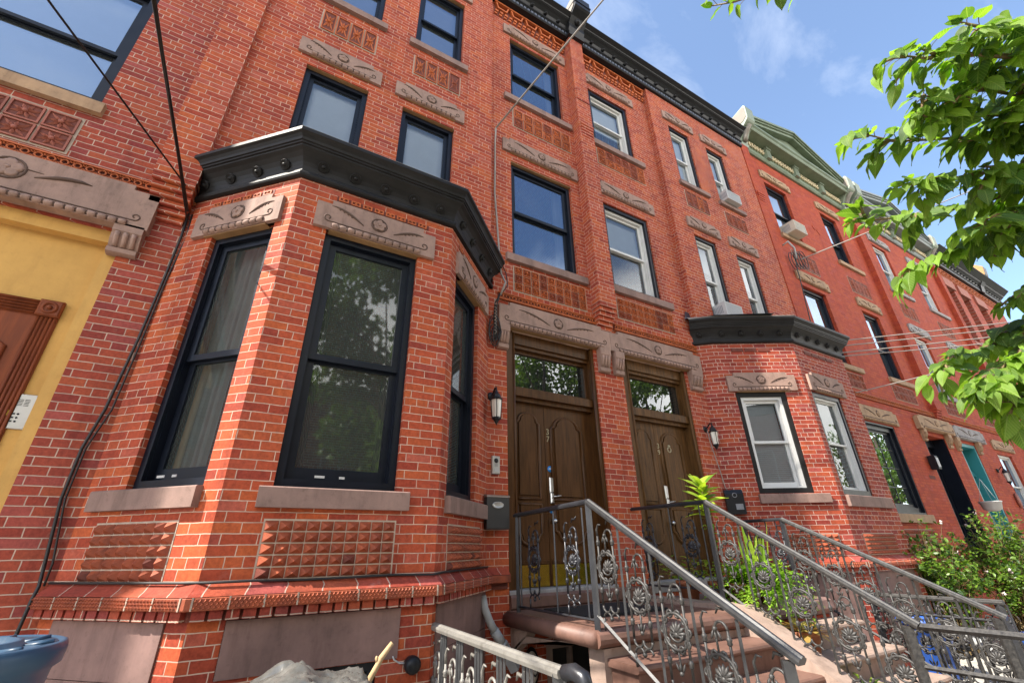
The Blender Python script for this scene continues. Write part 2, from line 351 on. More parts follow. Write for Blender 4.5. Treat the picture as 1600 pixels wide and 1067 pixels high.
        for h in holes:
            a, b, c, e = h[:4]; q = h[4] if len(h) > 4 else rev
            s.fq(fr, [(a, d, c), (a, d - q, c), (a, d - q, e), (a, d, e)], m); s.fq(fr, [(b, d, c), (b, d - q, c), (b, d - q, e), (b, d, e)], m)
            s.fq(fr, [(a, d, c), (b, d, c), (b, d - q, c), (a, d - q, c)], m); s.fq(fr, [(a, d, e), (b, d, e), (b, d - q, e), (a, d - q, e)], m)
def build(name, mb, mats, parent=None, loc=None):
    if mb.cuts:
        mb.cut(); o = None; v0 = f0 = 0
        for v1, f1 in mb.cuts:
            if f1 > f0:
                q = MB(); q.v = mb.v[v0:v1]; q.f = [tuple(i - v0 for i in f) for f in mb.f[f0:f1]]; q.uv = mb.uv[f0:f1]; q.mi = mb.mi[f0:f1]; q.sm = mb.sm[f0:f1]
                o = build(name, q, mats, parent, loc)
            v0, f0 = v1, f1
        return o
    if not isinstance(mats, (list, tuple)): mats = [mats]
    me = bpy.data.meshes.new(name)
    org = Vector((0, 0, 0))
    p = parent
    while p is not None: org += p.location; p = p.parent
    if loc is not None: org += Vector(loc)
    me.from_pydata([v - org for v in mb.v], [], mb.f)
    ul = me.uv_layers.new(name='UVMap'); flat = [c for u in mb.uv for w in u for c in w]
    ul.data.foreach_set('uv', flat)
    me.polygons.foreach_set('material_index', mb.mi); me.polygons.foreach_set('use_smooth', mb.sm)
    for m in mats: me.materials.append(M[m] if isinstance(m, str) else m)
    me.update()
    o = bpy.data.objects.new(name, me); COL.objects.link(o)
    if parent is not None: o.parent = parent
    if loc is not None: o.location = loc
    return o
def tag(o, label=None, cat=None, group=None, kind=None):
    if label: o['label'] = label
    if cat: o['category'] = cat
    if group: o['group'] = group
    if kind: o['kind'] = kind
    return o
def thing(name, loc, label, cat, group=None):
    o = bpy.data.objects.new(name, None); COL.objects.link(o); o.location = loc; o.empty_display_size = .2
    return tag(o, label, cat, group)
def solo(name, mb, mats, loc, label, cat, group=None):
    return tag(build(name, mb, mats, None, loc), label, cat, group)
def text_mesh(txt, size, org, xdir, ydir, depth=.004):
    cu = bpy.data.curves.new('t', 'FONT'); cu.body = txt; cu.size = size; cu.extrude = depth; cu.align_x = 'CENTER'; cu.align_y = 'CENTER'
    o = bpy.data.objects.new('t', cu); COL.objects.link(o)
    dg = bpy.context.evaluated_depsgraph_get(); dg.update()
    me = bpy.data.meshes.new_from_object(o.evaluated_get(dg))
    x = Vector(xdir).normalized(); y = Vector(ydir).normalized(); z = x.cross(y); org = Vector(org)
    vs = [org + x * v.co.x + y * v.co.y + z * v.co.z for v in me.vertices]; fs = [tuple(p.vertices) for p in me.polygons]
    bpy.data.objects.remove(o); bpy.data.meshes.remove(me); bpy.data.curves.remove(cu)
    return vs, fs
exec_parts = []
# ------------------------------------------------------------------ house components (all work in a wall frame)
def ring(mb, fr, t0, t1, z0, z1, w, d0, d1, wb=None, m=0):
    wb = wb or w
    mb.box(fr, t0, t0 + w, d0, d1, z0, z1, m); mb.box(fr, t1 - w, t1, d0, d1, z0, z1, m)
    mb.box(fr, t0 + w, t1 - w, d0, d1, z1 - w, z1, m); mb.box(fr, t0 + w, t1 - w, d0, d1, z0, z0 + wb, m)
def window(par, fr, t0, t1, z0, z1, rec=.06, case='winblack', sash='winblack', cw=.06, meet=.5, cover=None, glass='glass', label=None, lat=None, d=0., single=False, sw=.045, grid=0):
    a = d - rec
    mb = MB(); ring(mb, fr, t0 + .002, t1 - .002, z0 + .002, z1 - .002, cw, a - .12, a + .0)
    ring(mb, fr, t0 + cw * .55, t1 - cw * .55, z0 + cw * .55, z1 - cw * .55, cw * .6, a - .13, a - .03)
    w = build('window', mb, case, par)
    if label: w['label'] = label
    i0, i1, j0, j1 = t0 + cw * 1.1, t1 - cw * 1.1, z0 + cw * 1.1, z1 - cw * 1.1
    zm = j0 + (j1 - j0) * meet
    secs = [(j0, j1, a - .045)] if single else [(zm - .02, j1, a - .045), (j0, zm + .02, a - .085)]
    for k, (c, e, dd) in enumerate(secs):
        sb = MB(); ring(sb, fr, i0, i1, c, e, sw, dd - .035, dd, wb=(sw * 1.5 if k == len(secs) - 1 else sw * .9))
        if grid:
            for q in range(1, grid + 1):
                zz = c + (e - c) * q / (grid + 1); sb.box(fr, i0 + sw, i1 - sw, dd - .022, dd - .006, zz - .009, zz + .009)
            tm = (i0 + i1) / 2; sb.box(fr, tm - .009, tm + .009, dd - .024, dd - .008, c + sw, e - sw)
        so = build('sash', sb, sash, w)
        pb = MB(); pb.fq(fr, [(i0 + sw * .8, dd - .018, c + .02), (i1 - sw * .8, dd - .018, c + .02), (i1 - sw * .8, dd - .018, e - .02), (i0 + sw * .8, dd - .018, e - .02)])
        build('pane', pb, glass, w)
    b = a - .135
    if cover == 'venetian':
        bb = MB(); z = j0 + .03
        while z < j1 - .03:
            bb.fq(fr, [(i0 + .03, b - .009, z - .013), (i1 - .03, b - .009, z - .013), (i1 - .03, b + .009, z + .012), (i0 + .03, b + .009, z + .012)]); z += .030
        bb.box(fr, i0 + .03, i1 - .03, b - .02, b + .02, j1 - .05, j1 - .01); build('blind', bb, 'blind', w)
    elif isinstance(cover, str) and cover.startswith('shade'):
        f = float(cover[5:] or 1); bb = MB(); z = j1 - (j1 - j0) * f
        bb.box(fr, i0 + .02, i1 - .02, b - .006, b, z, j1); bb.box(fr, i0 + .02, i1 - .02, b - .012, b + .006, z, z + .025); build('blind', bb, 'curtain_w', w)
    elif cover:
        mt, spans = cover
        for (c, e) in spans:
            bb = MB(); k = 26; row = []
            x0 = i0 + (i1 - i0) * c; x1 = i0 + (i1 - i0) * e; ph = U(0, 6)
            for q in range(k + 1):
                t = x0 + (x1 - x0) * q / k; row.append((t, b - .05 + (.008 if mt == 'curtain' else .022) * math.sin(q * 1.7 + ph) + .01 * math.sin(q * .6 + ph * 2)))
            for q in range(k):
                bb.fq(fr, [(row[q][0], row[q][1], j0 - .05), (row[q + 1][0], row[q + 1][1], j0 - .05), (row[q + 1][0], row[q + 1][1] - .01, j1 + .05), (row[q][0], row[q][1] - .01, j1 + .05)])
            build('curtain', bb, mt, w)
    return w
def spiral(fr, tc, zc, d, r0, turns, sgn, start):
    pts = []; n = 16
    for i in range(n + 1):
        f = i / n; a = start + sgn * turns * 2 * math.pi * f; r = r0 * (1 - .72 * f)
        pts.append(fr.p(tc + r * math.cos(a), d, zc + r * math.sin(a)))
    return pts
def lintel(par, fr, t0, t1, z0, z1, d=0., prot=.038, stone='stone', step=.05, endw=.13, detail=True, soff=None, rope=True):
    mb = MB()
    mb.prism(fr, [(t0, z0), (t1, z0), (t1, z1 - step), (t1 - endw, z1 - step), (t1 - endw, z1), (t0 + endw, z1), (t0 + endw, z1 - step), (t0, z1 - step)], d - .03, d + prot)
    ra, rb = t0 + .15, t1 - .15; h = z1 - z0; rr = .030
    if rope:   # rope moulding along the bottom edge
        n = max(5, int((rb - ra) / (.07 if detail else .1))); q = (rb - ra) / n
        for i in range(n):
            c = ra + q * i
            mb.lathe(fr.p(c + .006, d + prot - .004, z0 + rr + .002), fr.p(1, 0, 0) - fr.p(0, 0, 0), [(rr * .78, 0), (rr, .012), (rr, q - .024), (rr * .78, q - .012)], 10)
    o = build('lintel', mb, stone, par)
    if rope:
        gb = MB(); gb.tube([fr.p(ra + .004, d + prot - .004, z0 + rr + .002), fr.p(rb - .004, d + prot - .004, z0 + rr + .002)], rr * .80, 8); build('groove', gb, 'groove_shade', o)  # dark core paints the shade between the rope segments
    cb = MB(); e = d + prot; fb = MB()
    zl = z0 + 2.75 * rr; tm = (t0 + t1) / 2; zm = z0 + h * .60; s = min(1., h / .33)
    path = spiral(fr, ra - .035, zl + .030 * s, e, .040 * s, .95, -1, -math.pi * .5)[::-1] + spiral(fr, rb + .035, zl + .030 * s, e, .040 * s, .95, 1, -math.pi * .5)
    cb.tube(path, .0068, 5); cb.cut()
    if detail:
        L0 = (t1 - t0) * .5
        for sg in (-1, 1):
            P = []
            for i in range(9):
                f = i / 8; P.append(fr.p(tm + sg * (.145 + .30 * L0 / .57 * f), e, zm - .06 * s + .11 * s * math.sin(f * 1.75) + (-.02 * f if sg > 0 else .012 * f)))
            cb.tube(P, [.005, .009, .012, .013, .013, .012, .010, .008, .003], 5)
            for i in (3, 4, 5, 6): cb.lathe(P[i] + Vector((0, 0, -.016 * s)), fr.p(0, 1, 0) - fr.p(0, 0, 0), [(.001, -.004), (.010, -.002), (.009, .004), (.001, .006)], 6)
            cb.cut()
    else:
        for sg in (-1, 1):
            P = [fr.p(tm + sg * (.14 + .28 * f), e, zm - .05 * s + .09 * s * math.sin(f * 1.8)) for f in (0, .3, .6, 1)]
            cb.tube(P, [.006, .015, .014, .003], 4); cb.cut()
    nn = fr.p(0, 1, 0) - fr.p(0, 0, 0); c = fr.p(tm, e, zm)
    cb.torus(c, nn, .074 * s, .0085, 16, 4)
    cb.lathe(c, nn, [(.070 * s, -.004), (.068 * s, .001)], 14)
    build('carving', cb, 'groove_shade', o)  # dark raised lines painted in place of shaded cuts
    for k in range(5):
        an = k * 2 * math.pi / 5 + .3
        fb.lathe(fr.p(tm + .036 * s * math.cos(an), e, zm + .036 * s * math.sin(an)), nn, [(.029 * s, -.002), (.031 * s, .006), (.022 * s, .013), (.006, .008)], 9)
    fb.lathe(c, nn, [(.014, 0), (.016, .012), (.009, .022), (.001, .024)], 8)
    build('flower', fb, stone, o)
    if soff:
        sb = MB(); sb.box(fr, t0 + .14, t1 - .14, d - soff, d + prot * .6, z0 - .012, z0 - .003); build('soffit', sb, 'soffit', o)
    return o
def sill(par, fr, t0, t1, z0, z1, d=0., prot=.06, stone='stone_s'):
    mb = MB(); mb.sideprism(fr, [(d - .08, z0), (d + prot, z0), (d + prot, z1 - .012), (d + prot - .008, z1 - .004), (d - .08, z1)], t0, t1)
    return build('sill', mb, stone, par)
def studs(par, fr, t0, t1, z0, z1, nz=5, d=0.):
    mb = MB(); h = (z1 - z0) / nz; nx = int((t1 - t0) / .083); w = (t1 - t0) / nx
    mb.box(fr, t0 - .008, t1 + .008, d - .02, d + .003, z0 - .008, z1 + .008, 1)
    for r in range(nz):
        for c in range(nx):
            a, b, e, f = t0 + c * w + .003, t0 + (c + 1) * w - .003, z0 + r * h + .0045, z0 + (r + 1) * h - .0045
            m = ((a + b) / 2, d + .050 + U(-.004, .004), (e + f) / 2 - .002); q = [(a, d + .004, e), (b, d + .004, e), (b, d + .004, f), (a, d + .004, f)]
            for i in range(4): mb.fq(fr, [q[i], q[(i + 1) % 4], m], 0 if (r * 7 + c * 5) % 37 else 2)
    return build('diamond_panel', mb, ['terra_m', 'mortar', 'terra_d'], par)
def tiles(par, fr, t0, t1, z0, z1, nx, nz, d=0., style=0, mat='terra'):
    mb = MB(); w = (t1 - t0) / nx; h = (z1 - z0) / nz
    mb.box(fr, t0 - .012, t1 + .012, d - .02, d + .004, z0 - .012, z1 + .012, 1)
    for i in range(nx):
        for j in range(nz):
            a, b, c, e = t0 + i * w + .009, t0 + (i + 1) * w - .009, z0 + j * h + .009, z0 + (j + 1) * h - .009
            mm = 2 if R() < .3 else 0
            mb.box(fr, a, b, d - .01, d + .008, c, e, 3)
            ring(mb, fr, a, b, c, e, min(w, h) * .07, d + .008, d + .02, m=mm)
            tm, zm = (a + b) / 2, (c + e) / 2; rx, rz = (b - a) * .43, (e - c) * .43
            np_ = 8
            for k in range(np_):
                an = 2 * math.pi * k / np_ + (.39 if style == 1 and (i + j) % 2 else 0); ca, sa = math.cos(an), math.sin(an)
                sc_ = 1 / max(abs(ca), abs(sa)) if style == 1 else (1 / max(abs(ca), abs(sa)) if k % 2 else .75)
                tip = (tm + rx * ca * sc_, d + .010, zm + rz * sa * sc_); wd = .34
                l = (tm + rx * .55 * math.cos(an - wd), d + .010, zm + rz * .55 * math.sin(an - wd)); r = (tm + rx * .55 * math.cos(an + wd), d + .010, zm + rz * .55 * math.sin(an + wd))
                top = (tm + rx * .5 * ca, d + .030, zm + rz * .5 * sa); o_ = (tm, d + .012, zm)
                for tri in ((o_, l, top), (l, tip, top), (tip, r, top), (r, o_, top)): mb.fq(fr, tri, mm)
            mb.lathe(fr.p(tm, d + .008, zm), fr.p(0, 1, 0) - fr.p(0, 0, 0), [(min(rx, rz) * .28, 0), (min(rx, rz) * .24, .022), (.002, .028)], 7, mm)
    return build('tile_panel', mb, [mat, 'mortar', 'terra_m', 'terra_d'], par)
def band(par, fr, t0, t1, z0, z1, d=0., simple_=False):
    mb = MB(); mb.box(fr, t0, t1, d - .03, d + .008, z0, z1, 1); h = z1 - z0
    mb.box(fr, t0, t1, d, d + .035, z0, z0 + .012, 0); mb.box(fr, t0, t1, d, d + .035, z1 - .012, z1, 0)
    w = h * .92; n = max(1, int((t1 - t0) / w)); w = (t1 - t0) / n; nn = fr.p(0, 1, 0) - fr.p(0, 0, 0)
    for i in range(n):
        c = t0 + (i + .5) * w
        mb.torus(fr.p(c, d + .024, (z0 + z1) / 2), nn, h * .27, h * .085, 10 if simple_ else 14, 4, 0)
        if not simple_:
            for zz in (z0 + h * .2, z1 - h * .2): mb.torus(fr.p(c + w / 2, d + .02, zz), nn, h * .13, h * .06, 8, 4, 0)
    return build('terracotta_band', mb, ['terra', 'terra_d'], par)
def dentil_band(par, fr, t0, t1, z0, z1, d=0., mat='terra'):
    mb = MB(); h = z1 - z0; mb.box(fr, t0, t1, d - .02, d + .004, z0, z1, 1)
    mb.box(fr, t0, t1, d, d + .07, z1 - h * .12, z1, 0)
    n = int((t1 - t0) / .1); w = (t1 - t0) / n
    for i in range(n):
        a = t0 + i * w; mb.box(fr, a + w * .15, a + w * .8, d, d + .04, z0 + h * .20, z0 + h * .34, 0)
        mb.box(fr, a + w * .0, a + w * .6, d, d + .03, z0 + h * .02, z0 + h * .12, 0)
    k = max(2, round((t1 - t0) / .36)); w = (t1 - t0) / k
    for i in range(k):    # hanging trapezoid frames
        a, b = t0 + i * w, t0 + (i + 1) * w; zt, zb = z1 - h * .14, z0 + h * .44
        P = [(a + w * .06, zt), (a + w * .2, zb), (b - w * .2, zb), (b - w * .06, zt)]
        Q = [(a + w * .16, zt), (a + w * .26, zb + .035), (b - w * .26, zb + .035), (b - w * .16, zt)]
        for x in range(3): mb.prism(fr, [P[x], P[x + 1], Q[x + 1], Q[x]], d, d + .06, 0)
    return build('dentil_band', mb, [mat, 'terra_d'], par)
def corbel_bracket(mb, fr, tc, z1, w=.2, h=.33, d=0., m=0):   # fluted stone bracket under a door lintel
    prof = [(d - .02, z1), (d + .10, z1), (d + .10, z1 - h * .28), (d + .085, z1 - h * .34), (d + .075, z1 - h * .55), (d + .05, z1 - h * .72), (d + .04, z1 - h * .78), (d + .06, z1 - h * .82), (d + .055, z1 - h * .96), (d + .03, z1 - h), (d - .02, z1 - h)]
    mb.sideprism(fr, prof, tc - w / 2, tc + w / 2, m)
    for k in (-1, 0, 1):
        t = tc + k * w * .28
        mb.tube([fr.p(t, d + .095, z1 - h * .33), fr.p(t, d + .088, z1 - h * .48), fr.p(t, d + .065, z1 - h * .64), fr.p(t, d + .046, z1 - h * .76)], w * .10, 6, m)
def corbel_steps(mb, fr, t0, t1, z0, d0, d1, n=6, m=0, row=.0677):
    for i in range(n):
        e = d0 + (d1 - d0) * (i + 1) / n
        mb.box(fr, t0 + .012 * (n - i) * .5, t1 - .012 * (n - i) * .5, d0 - .02, e, z0 + i * row + .006, z0 + (i + 1) * row - .004, m)
BAYPROF = [(-.03, 4.885), (.020, 4.885), (.040, 4.893), (.048, 4.912), (.046, 4.93), (.036, 4.945), (.022, 4.95), (.020, 4.975), (.026, 5.02), (.040, 5.06), (.064, 5.10), (.098, 5.135), (.128, 5.155), (.132, 5.158), (.132, 5.178), (.146, 5.182), (.146, 5.202), (.158, 5.206), (.164, 5.232), (.180, 5.258), (.200, 5.272), (.205, 5.275), (.205, 5.312), (.19, 5.32)]
def bay_cornice(par, plan, boss_n, mat='blackm', roof='roofm', wall_d=.0):
    mb = MB(); rows = mb.sweep(BAYPROF, plan, 0, caps=True)
    c = build('bay_cornice', mb, mat, par)
    rb = MB(); top = [r[-1] for r in rows]; rise = .10
    inner = [Vector((top[0].x + .05, .02, top[0].z + rise))] + [Vector((top[-1].x - .05, .02, top[0].z + rise))]
    for a, b in zip(top, top[1:]): rb.face([a, b, b + Vector((0, 0, .012)), a + Vector((0, 0, .012))])
    t2 = [a + Vector((0, 0, .012)) for a in top]
    rb.face([t2[0], t2[1], inner[0]]); 
    mids = t2[1:-1]
    rb.face(mids + [inner[1], inner[0]]); rb.face([t2[-2], t2[-1], inner[1]])
    build('bay_roof', rb, roof, par)
    P = [Vector(p) for p in plan]; bo = MB()
    for i, n in enumerate(boss_n):
        fr = Frame(P[i], P[i + 1])
        for k in range(n):
            t = fr.len * (k + .55 + (.0 if n > 1 else -.05)) / (n + .1); q = fr.p(t, .050, 5.048)
            ax = (fr.p(0, 1, 0) - fr.p(0, 0, 0)) * .80 + Vector((0, 0, -.6))
            bo.lathe(q, ax, [(.052, -.03), (.052, .006), (.047, .013), (.040, .004), (.035, .004), (.031, .014), (.024, .006), (.019, .006), (.016, .022), (.006, .027), (.001, .028)], 18); bo.cut()
    build('boss', bo, mat, c)
    return c
def bosses(mb, fr, t0, t1, n, d, z, r=.04):
    for k in range(n):
        t = t0 + (t1 - t0) * (k + .5) / n; ax = (fr.p(0, 1, 0) - fr.p(0, 0, 0)) * .8 + Vector((0, 0, -.6))
        mb.lathe(fr.p(t, d, z), ax, [(r, -.02), (r, .006), (r * .6, .01), (r * .5, .04), (.002, .05)], 10); mb.cut()
def main_cornice(par, t0, t1, zb=11.6, d=.0, mat='blackm', dent='slate', bos=True, h=.46, prot=.33):
    a = zb; mb = MB()
    prof = [(-.05, a), (d + .05, a), (d + .065, a + .02), (d + .065, a + .05), (d + .04, a + .055), (d + .04, a + .135), (d + .06, a + .14), (d + .085, a + .16), (d + .085, a + .185), (d + .055, a + .19), (d + .06, a + .24), (d + .085, a + .30), (d + .14, a + .35), (d + .19, a + .375), (d + .19, a + .395), (d + .205, a + .40), (d + .215, a + .425), (d + .25, a + .44), (d + prot * .9, a + h), (d + prot * .9, a + h + .02), (-.3, a + h + .06)]
    mb.sweep(prof, [(t0, 0), (t1, 0)], 0)
    c = build('roof_cornice', mb, mat, par)
    db = MB(); n = int((t1 - t0) / .085); w = (t1 - t0) / n
    for i in range(n): db.box(W, t0 + i * w + .012, t0 + (i + 1) * w - .016, d + .03, d + .058, a + .065, a + .128)
    build('dentil', db, dent, c)
    if bos:
        bb = MB(); bosses(bb, W, t0 + .1, t1 - .1, int((t1 - t0) / .33), d + .10, a + .27, .038); build('boss', bb, mat, c)
    return c
def door_leaf(par, fr, t0, t1, z0, z1, d, mat, handed=1, brass=True):
    mb = MB(); mb.box(fr, t0, t1, d - .05, d, z0, z1)
    ins = .09; a, b = t0 + ins, t1 - ins; rad = (b - a) / 2
    def arch(zb, zt, inv=False):
        pts = []; n = 9
        cr = min(rad * .55, .12)
        for i in range(n + 1):
            an = math.pi * (1 - i / n); pts.append(((a + b) / 2 + rad * .78 * math.cos(an), zt - cr + cr * math.sin(an)))
        top = [(a, zt - cr - .03), (a + .03, zt - cr - .02)] + pts + [(b - .03, zt - cr - .02), (b, zt - cr - .03)]
        return [(a, zb)] + top + [(b, zb)]
    def panel(poly):
        P = [fr.p(t, d + .004, z) for t, z in poly]; mb.tube(P + [P[0]], .021, 8)
        cx = sum(p[0] for p in poly) / len(poly); cz = sum(p[1] for p in poly) / len(poly)
        sh = [(cx + (t - cx) * .78, cz + (z - cz) * .95) for t, z in poly]; mb.prism(fr, sh, d - .01, d + .020)
    H = z1 - z0
    panel(arch(z0 + H * .44, z1 - .14))
    low = arch(z0 + H * .20, z0 + H * .41); zc = z0 + H * .305
    panel([(t, 2 * zc - z) for t, z in low])
    mb.box(fr, t0 + .02, t1 - .02, d, d + .016, z0 + .228, z0 + .262)
    o = build('door', mb, mat, par)
    if brass:
        kb = MB(); kb.box(fr, t0 + .02, t1 - .02, d + .001, d + .006, z0 + .005, z0 + .22)
        build('kick_plate', kb, 'brass', o)
    return o
# ------------------------------------------------------------------ setting: ground
GZ = .2
def ground(name, x0, x1, y0, y1, z, mat, holes=()):
    mb = MB(); xs = sorted({x0, x1, *[h[0] for h in holes], *[h[1] for h in holes]}); ys = sorted({y0, y1, *[h[2] for h in holes], *[h[3] for h in holes]})
    for a, b in zip(xs, xs[1:]):
        for c, e in zip(ys, ys[1:]):
            if any(h[0] <= a and b <= h[1] and h[2] <= c and e <= h[3] for h in holes): continue
            mb.face([(a, c, z), (b, c, z), (b, e, z), (a, e, z)], [(a, c), (b, c), (b, e), (a, e)])
    for h in holes:
        for p, q in (((h[0], h[2]), (h[1], h[2])), ((h[1], h[2]), (h[1], h[3])), ((h[0], h[2]), (h[0], h[3]))):
            mb.face([(*p, z), (*q, z), (*q, -1.3), (*p, -1.3)])
        mb.face([(h[0], h[2], -1.3), (h[1], h[2], -1.3), (h[1], h[3], -1.3), (h[0], h[3], -1.3)])
    return tag(build(name, mb, mat, None, ((x0 + x1) / 2, (y0 + y1) / 2, z)), kind='structure')
ground('sidewalk', -60, 120, -6.2, -.002, GZ, 'concrete', [(1.40, 2.52, -2.35, -.9), ])
mb = MB(); mb.box(W, -60, 120, 6.2, 6.36, 0, GZ); tag(build('kerb', mb, 'stone_grey', None, (0, -6.28, 0)), kind='structure')
ground('road', -60, 120, -15.5, -6.36, .05, 'asphalt')
ground('far_sidewalk', -60, 120, -19.9, -15.5, .17, 'concrete')
ground('ground', -900, 900, -900, 900, -1.35, 'soil')

P1, P2, P3, P4 = (-1.04, -.02), (-.17, -.878), (1.355, -.878), (2.236, -.002)
BL, BF, BR = Frame(P1, P2), Frame(P2, P3), Frame(P3, P4)
def shell(mb, x0, x1, zt=12.0, depth=8., m=0):   # sides, back and roof that close a house
    mb.face([(x0, 0, GZ - 1.5), (x0, depth, GZ - 1.5), (x0, depth, zt), (x0, 0, zt)], m=m); mb.face([(x1, 0, GZ - 1.5), (x1, depth, GZ - 1.5), (x1, depth, zt), (x1, 0, zt)], m=m)
    mb.face([(x0, depth, GZ - 1.5), (x1, depth, GZ - 1.5), (x1, depth, zt), (x0, depth, zt)], m=m)
    mb.face([(x0, 0, zt), (x1, 0, zt), (x1, depth, zt), (x0, depth, zt)], m=m)
def chain_ledge(par, plan, frames, cut=(0, 0)):   # water table that runs round a bay: bevelled course, textured course, dentil bricks
    mb = MB()
    mb.sweep([(-.02, 1.54), (.012, 1.54), (.075, 1.482), (.082, 1.474), (-.02, 1.474)], plan, 0)
    for u in mb.uv:
        lo = min(q[1] for q in u); hi = max(q[1] for q in u) or 1; u[:] = [(q[0], .0677 + .012 + .044 * ((q[1] - lo) / max(1e-6, hi - lo))) for q in u]
    c = build('ledge', mb, 'brick_old', par)
    tb = MB(); tb.sweep([(-.02, 1.470), (.084, 1.470), (.088, 1.466), (.088, 1.408), (.082, 1.402), (-.02, 1.402)], plan, 0)
    for fr in frames:
        n = int(fr.len / .026)
        for i in range(n):
            for j in range(3):
                t = .014 + (fr.len - .02) * i / n + (.012 if j % 2 else 0); q = 1.415 + j * .0185
                tb.mesh([fr.p(t - .011, .088, q - .006), fr.p(t + .010, .088, q + .003), fr.p(t + .001, .101, q + .005), fr.p(t - .001, .088, q + .014)], [(0, 1, 2), (1, 3, 2), (3, 0, 2)], 0, False)
        k = max(2, round(fr.len / .2))
        for i in range(k + 1): t = fr.len * i / k; tb.box(fr, t - .005, t + .005, .08, .0935, 1.404, 1.472, 1)
    build('textured_course', tb, ['terra_m', 'mortar'], c)
    db = MB(); db.sweep([(-.02, 1.402), (.02, 1.402), (.02, 1.342), (-.02, 1.342)], plan, 1)
    for fr in frames:
        n = int(fr.len / .088); w = fr.len / n
        for i in range(n): db.box(fr, i * w + .008, (i + 1) * w - .010, .0, .058 + U(-.003, .003), 1.344, 1.400, 0)
    build('dentil_course', db, ['brick_old', 'terra_d'], c)
    return c
# ------------------------------------------------------------------ house with the big black bay (number 37)
H37 = thing('brick_house', (1.5, 0, GZ), 'red brick row house with black cornice, dark bay of black framed windows and door 37', 'house', 'brick row houses of the terrace')
h = H37; mb = MB(); ps = .12
mb.wall(W, P4[0], 4.0, -1.3, 11.62, [(2.50, 3.95, 1.28, 4.33, .24), (2.62, 3.82, 5.54, 7.42), (2.65, 3.80, 8.99, 10.70), (2.92, 3.62, -1.2, .86, .2)])
mb.wall(W, 4.0, 4.398, .2, 4.75, [])
mb.wall(W, -1.05, 2.205, 5.24, 11.62, [(-.455, .325, 5.5, 7.40), (.80, 1.585, 5.5, 7.40), (-.455, .33, 8.93, 10.65), (.857, 1.65, 8.93, 10.65)], d=ps)
mb.fq(W, [(2.205, 0, 5.24), (2.205, ps, 5.24), (2.205, ps, 11.62), (2.205, 0, 11.62)])
mb.wall(BL, 0, BL.len, .0, 4.90, [(.36, 1.055, 2.13, 4.39, .12), (.14, 1.06, 1.02, 1.342, .04)])
mb.wall(BF, 0, BF.len, .0, 4.90, [(.30, 1.17, 2.13, 4.39, .12), (.195, 1.285, 1.035, 1.342, .04), (.52, 1.15, .35, 1.03, .1)])
mb.wall(BR, 0, BR.len, .0, 4.90, [(.15, .86, 2.13, 4.39, .12), (.06, 1.2, 1.03, 1.342, .04)])
for x0, x1, zb in ((-1.40, -1.05, 4.98), (4.0, 4.337, 5.06)):   # party piers on stepped corbels
    mb.wall(W, x0, x1, zb, 11.62, [], d=.2)
    mb.fq(W, [(x0, 0, zb), (x0, .2, zb), (x0, .2, 11.62), (x0, 0, 11.62)]); mb.fq(W, [(x1, 0, zb), (x1, .2, zb), (x1, .2, 11.62), (x1, 0, 11.62)])
mb.wall(W, 3.95, 4.4, 4.74, 5.3, [], d=-.004)
mb.wall(W, 4.0, 4.337, 5.1, 11.62, [], d=-.004)
mb.wall(W, -1.05, 2.3, 4.86, 5.26)
shell(mb, -1.06, 4.16)
build('wall', mb, 'brick', h)
cb = MB(); corbel_steps(cb, W, -1.40, -1.05, 4.98 - 6 * .0677, 0, .2, 6); cb.cut(); corbel_steps(cb, W, 4.0, 4.337, 5.06 - 7 * .0677, 0, .2, 7); cb.cut(); corbel_steps(cb, W, 4.02, 4.33, 8.62, .2, .235, 5); cb.cut()
cb.box(W, 4.03, 4.32, .19, .215, 9.62, 9.95)
build('corbel', cb, 'brick', h)
# bay trims
slab = MB()
for fr, a, b in ((BL, .14, 1.06), (BF, .195, 1.285), (BR, .06, 1.2)): slab.box(fr, a + .003, b - .003, -.05, .012, 1.035, 1.335); slab.cut()
for fr, a, b, z0 in ((BL, .14, 1.06, .3), (BR, .06, 1.2, .4)): slab.box(fr, a + .003, b - .003, -.05, -.004 + .012, z0, 1.03); slab.cut()
build('stone_slab', slab, 'stone2', h)
chain_ledge(h, [P1, P2, P3, P4, (2.47, -.002)], [BL, BF, BR])
studs(h, BL, .22, .93, 1.55, 1.905); studs(h, BF, .295, 1.185, 1.552, 1.91); studs(h, BR, .215, 1.02, 1.55, 1.90)
for fr, a, b, la, lb, sa, sb in ((BL, .36, 1.055, .14, 1.115, .115, 1.06), (BF, .30, 1.17, .18, 1.33, .215, 1.27), (BR, .15, .86, .135, 1.14, .13, 1.17)):
    lintel(h, fr, la, lb, 4.39, 4.715, soff=.10)
    sill(h, fr, sa, sb, 1.988, 2.13, prot=.055, stone='stone_s')
    cv = ('curtain', [(.02, .60)]) if fr is BL else (('curtain_b', [(.0, .16), (.86, 1.)]) if fr is BF else ('curtain', [(.1, .7)]))
    w = window(h, fr, a, b, 2.135, 4.375, rec=.045, cw=.055, sw=.06, cover=cv, meet=.46, glass='glass_d' if fr is not BF else 'glass_b')
    if fr is BF or fr is BL:
        lb_ = MB(); 
        for tq in (.3, .5): lb_.box(fr, a + (b - a) * tq, a + (b - a) * tq + (.07 if tq < .4 else .04), -.04, -.036, 2.205, 2.222); lb_.cut()
        build('window_catch', lb_, 'white', w)
tb = MB()
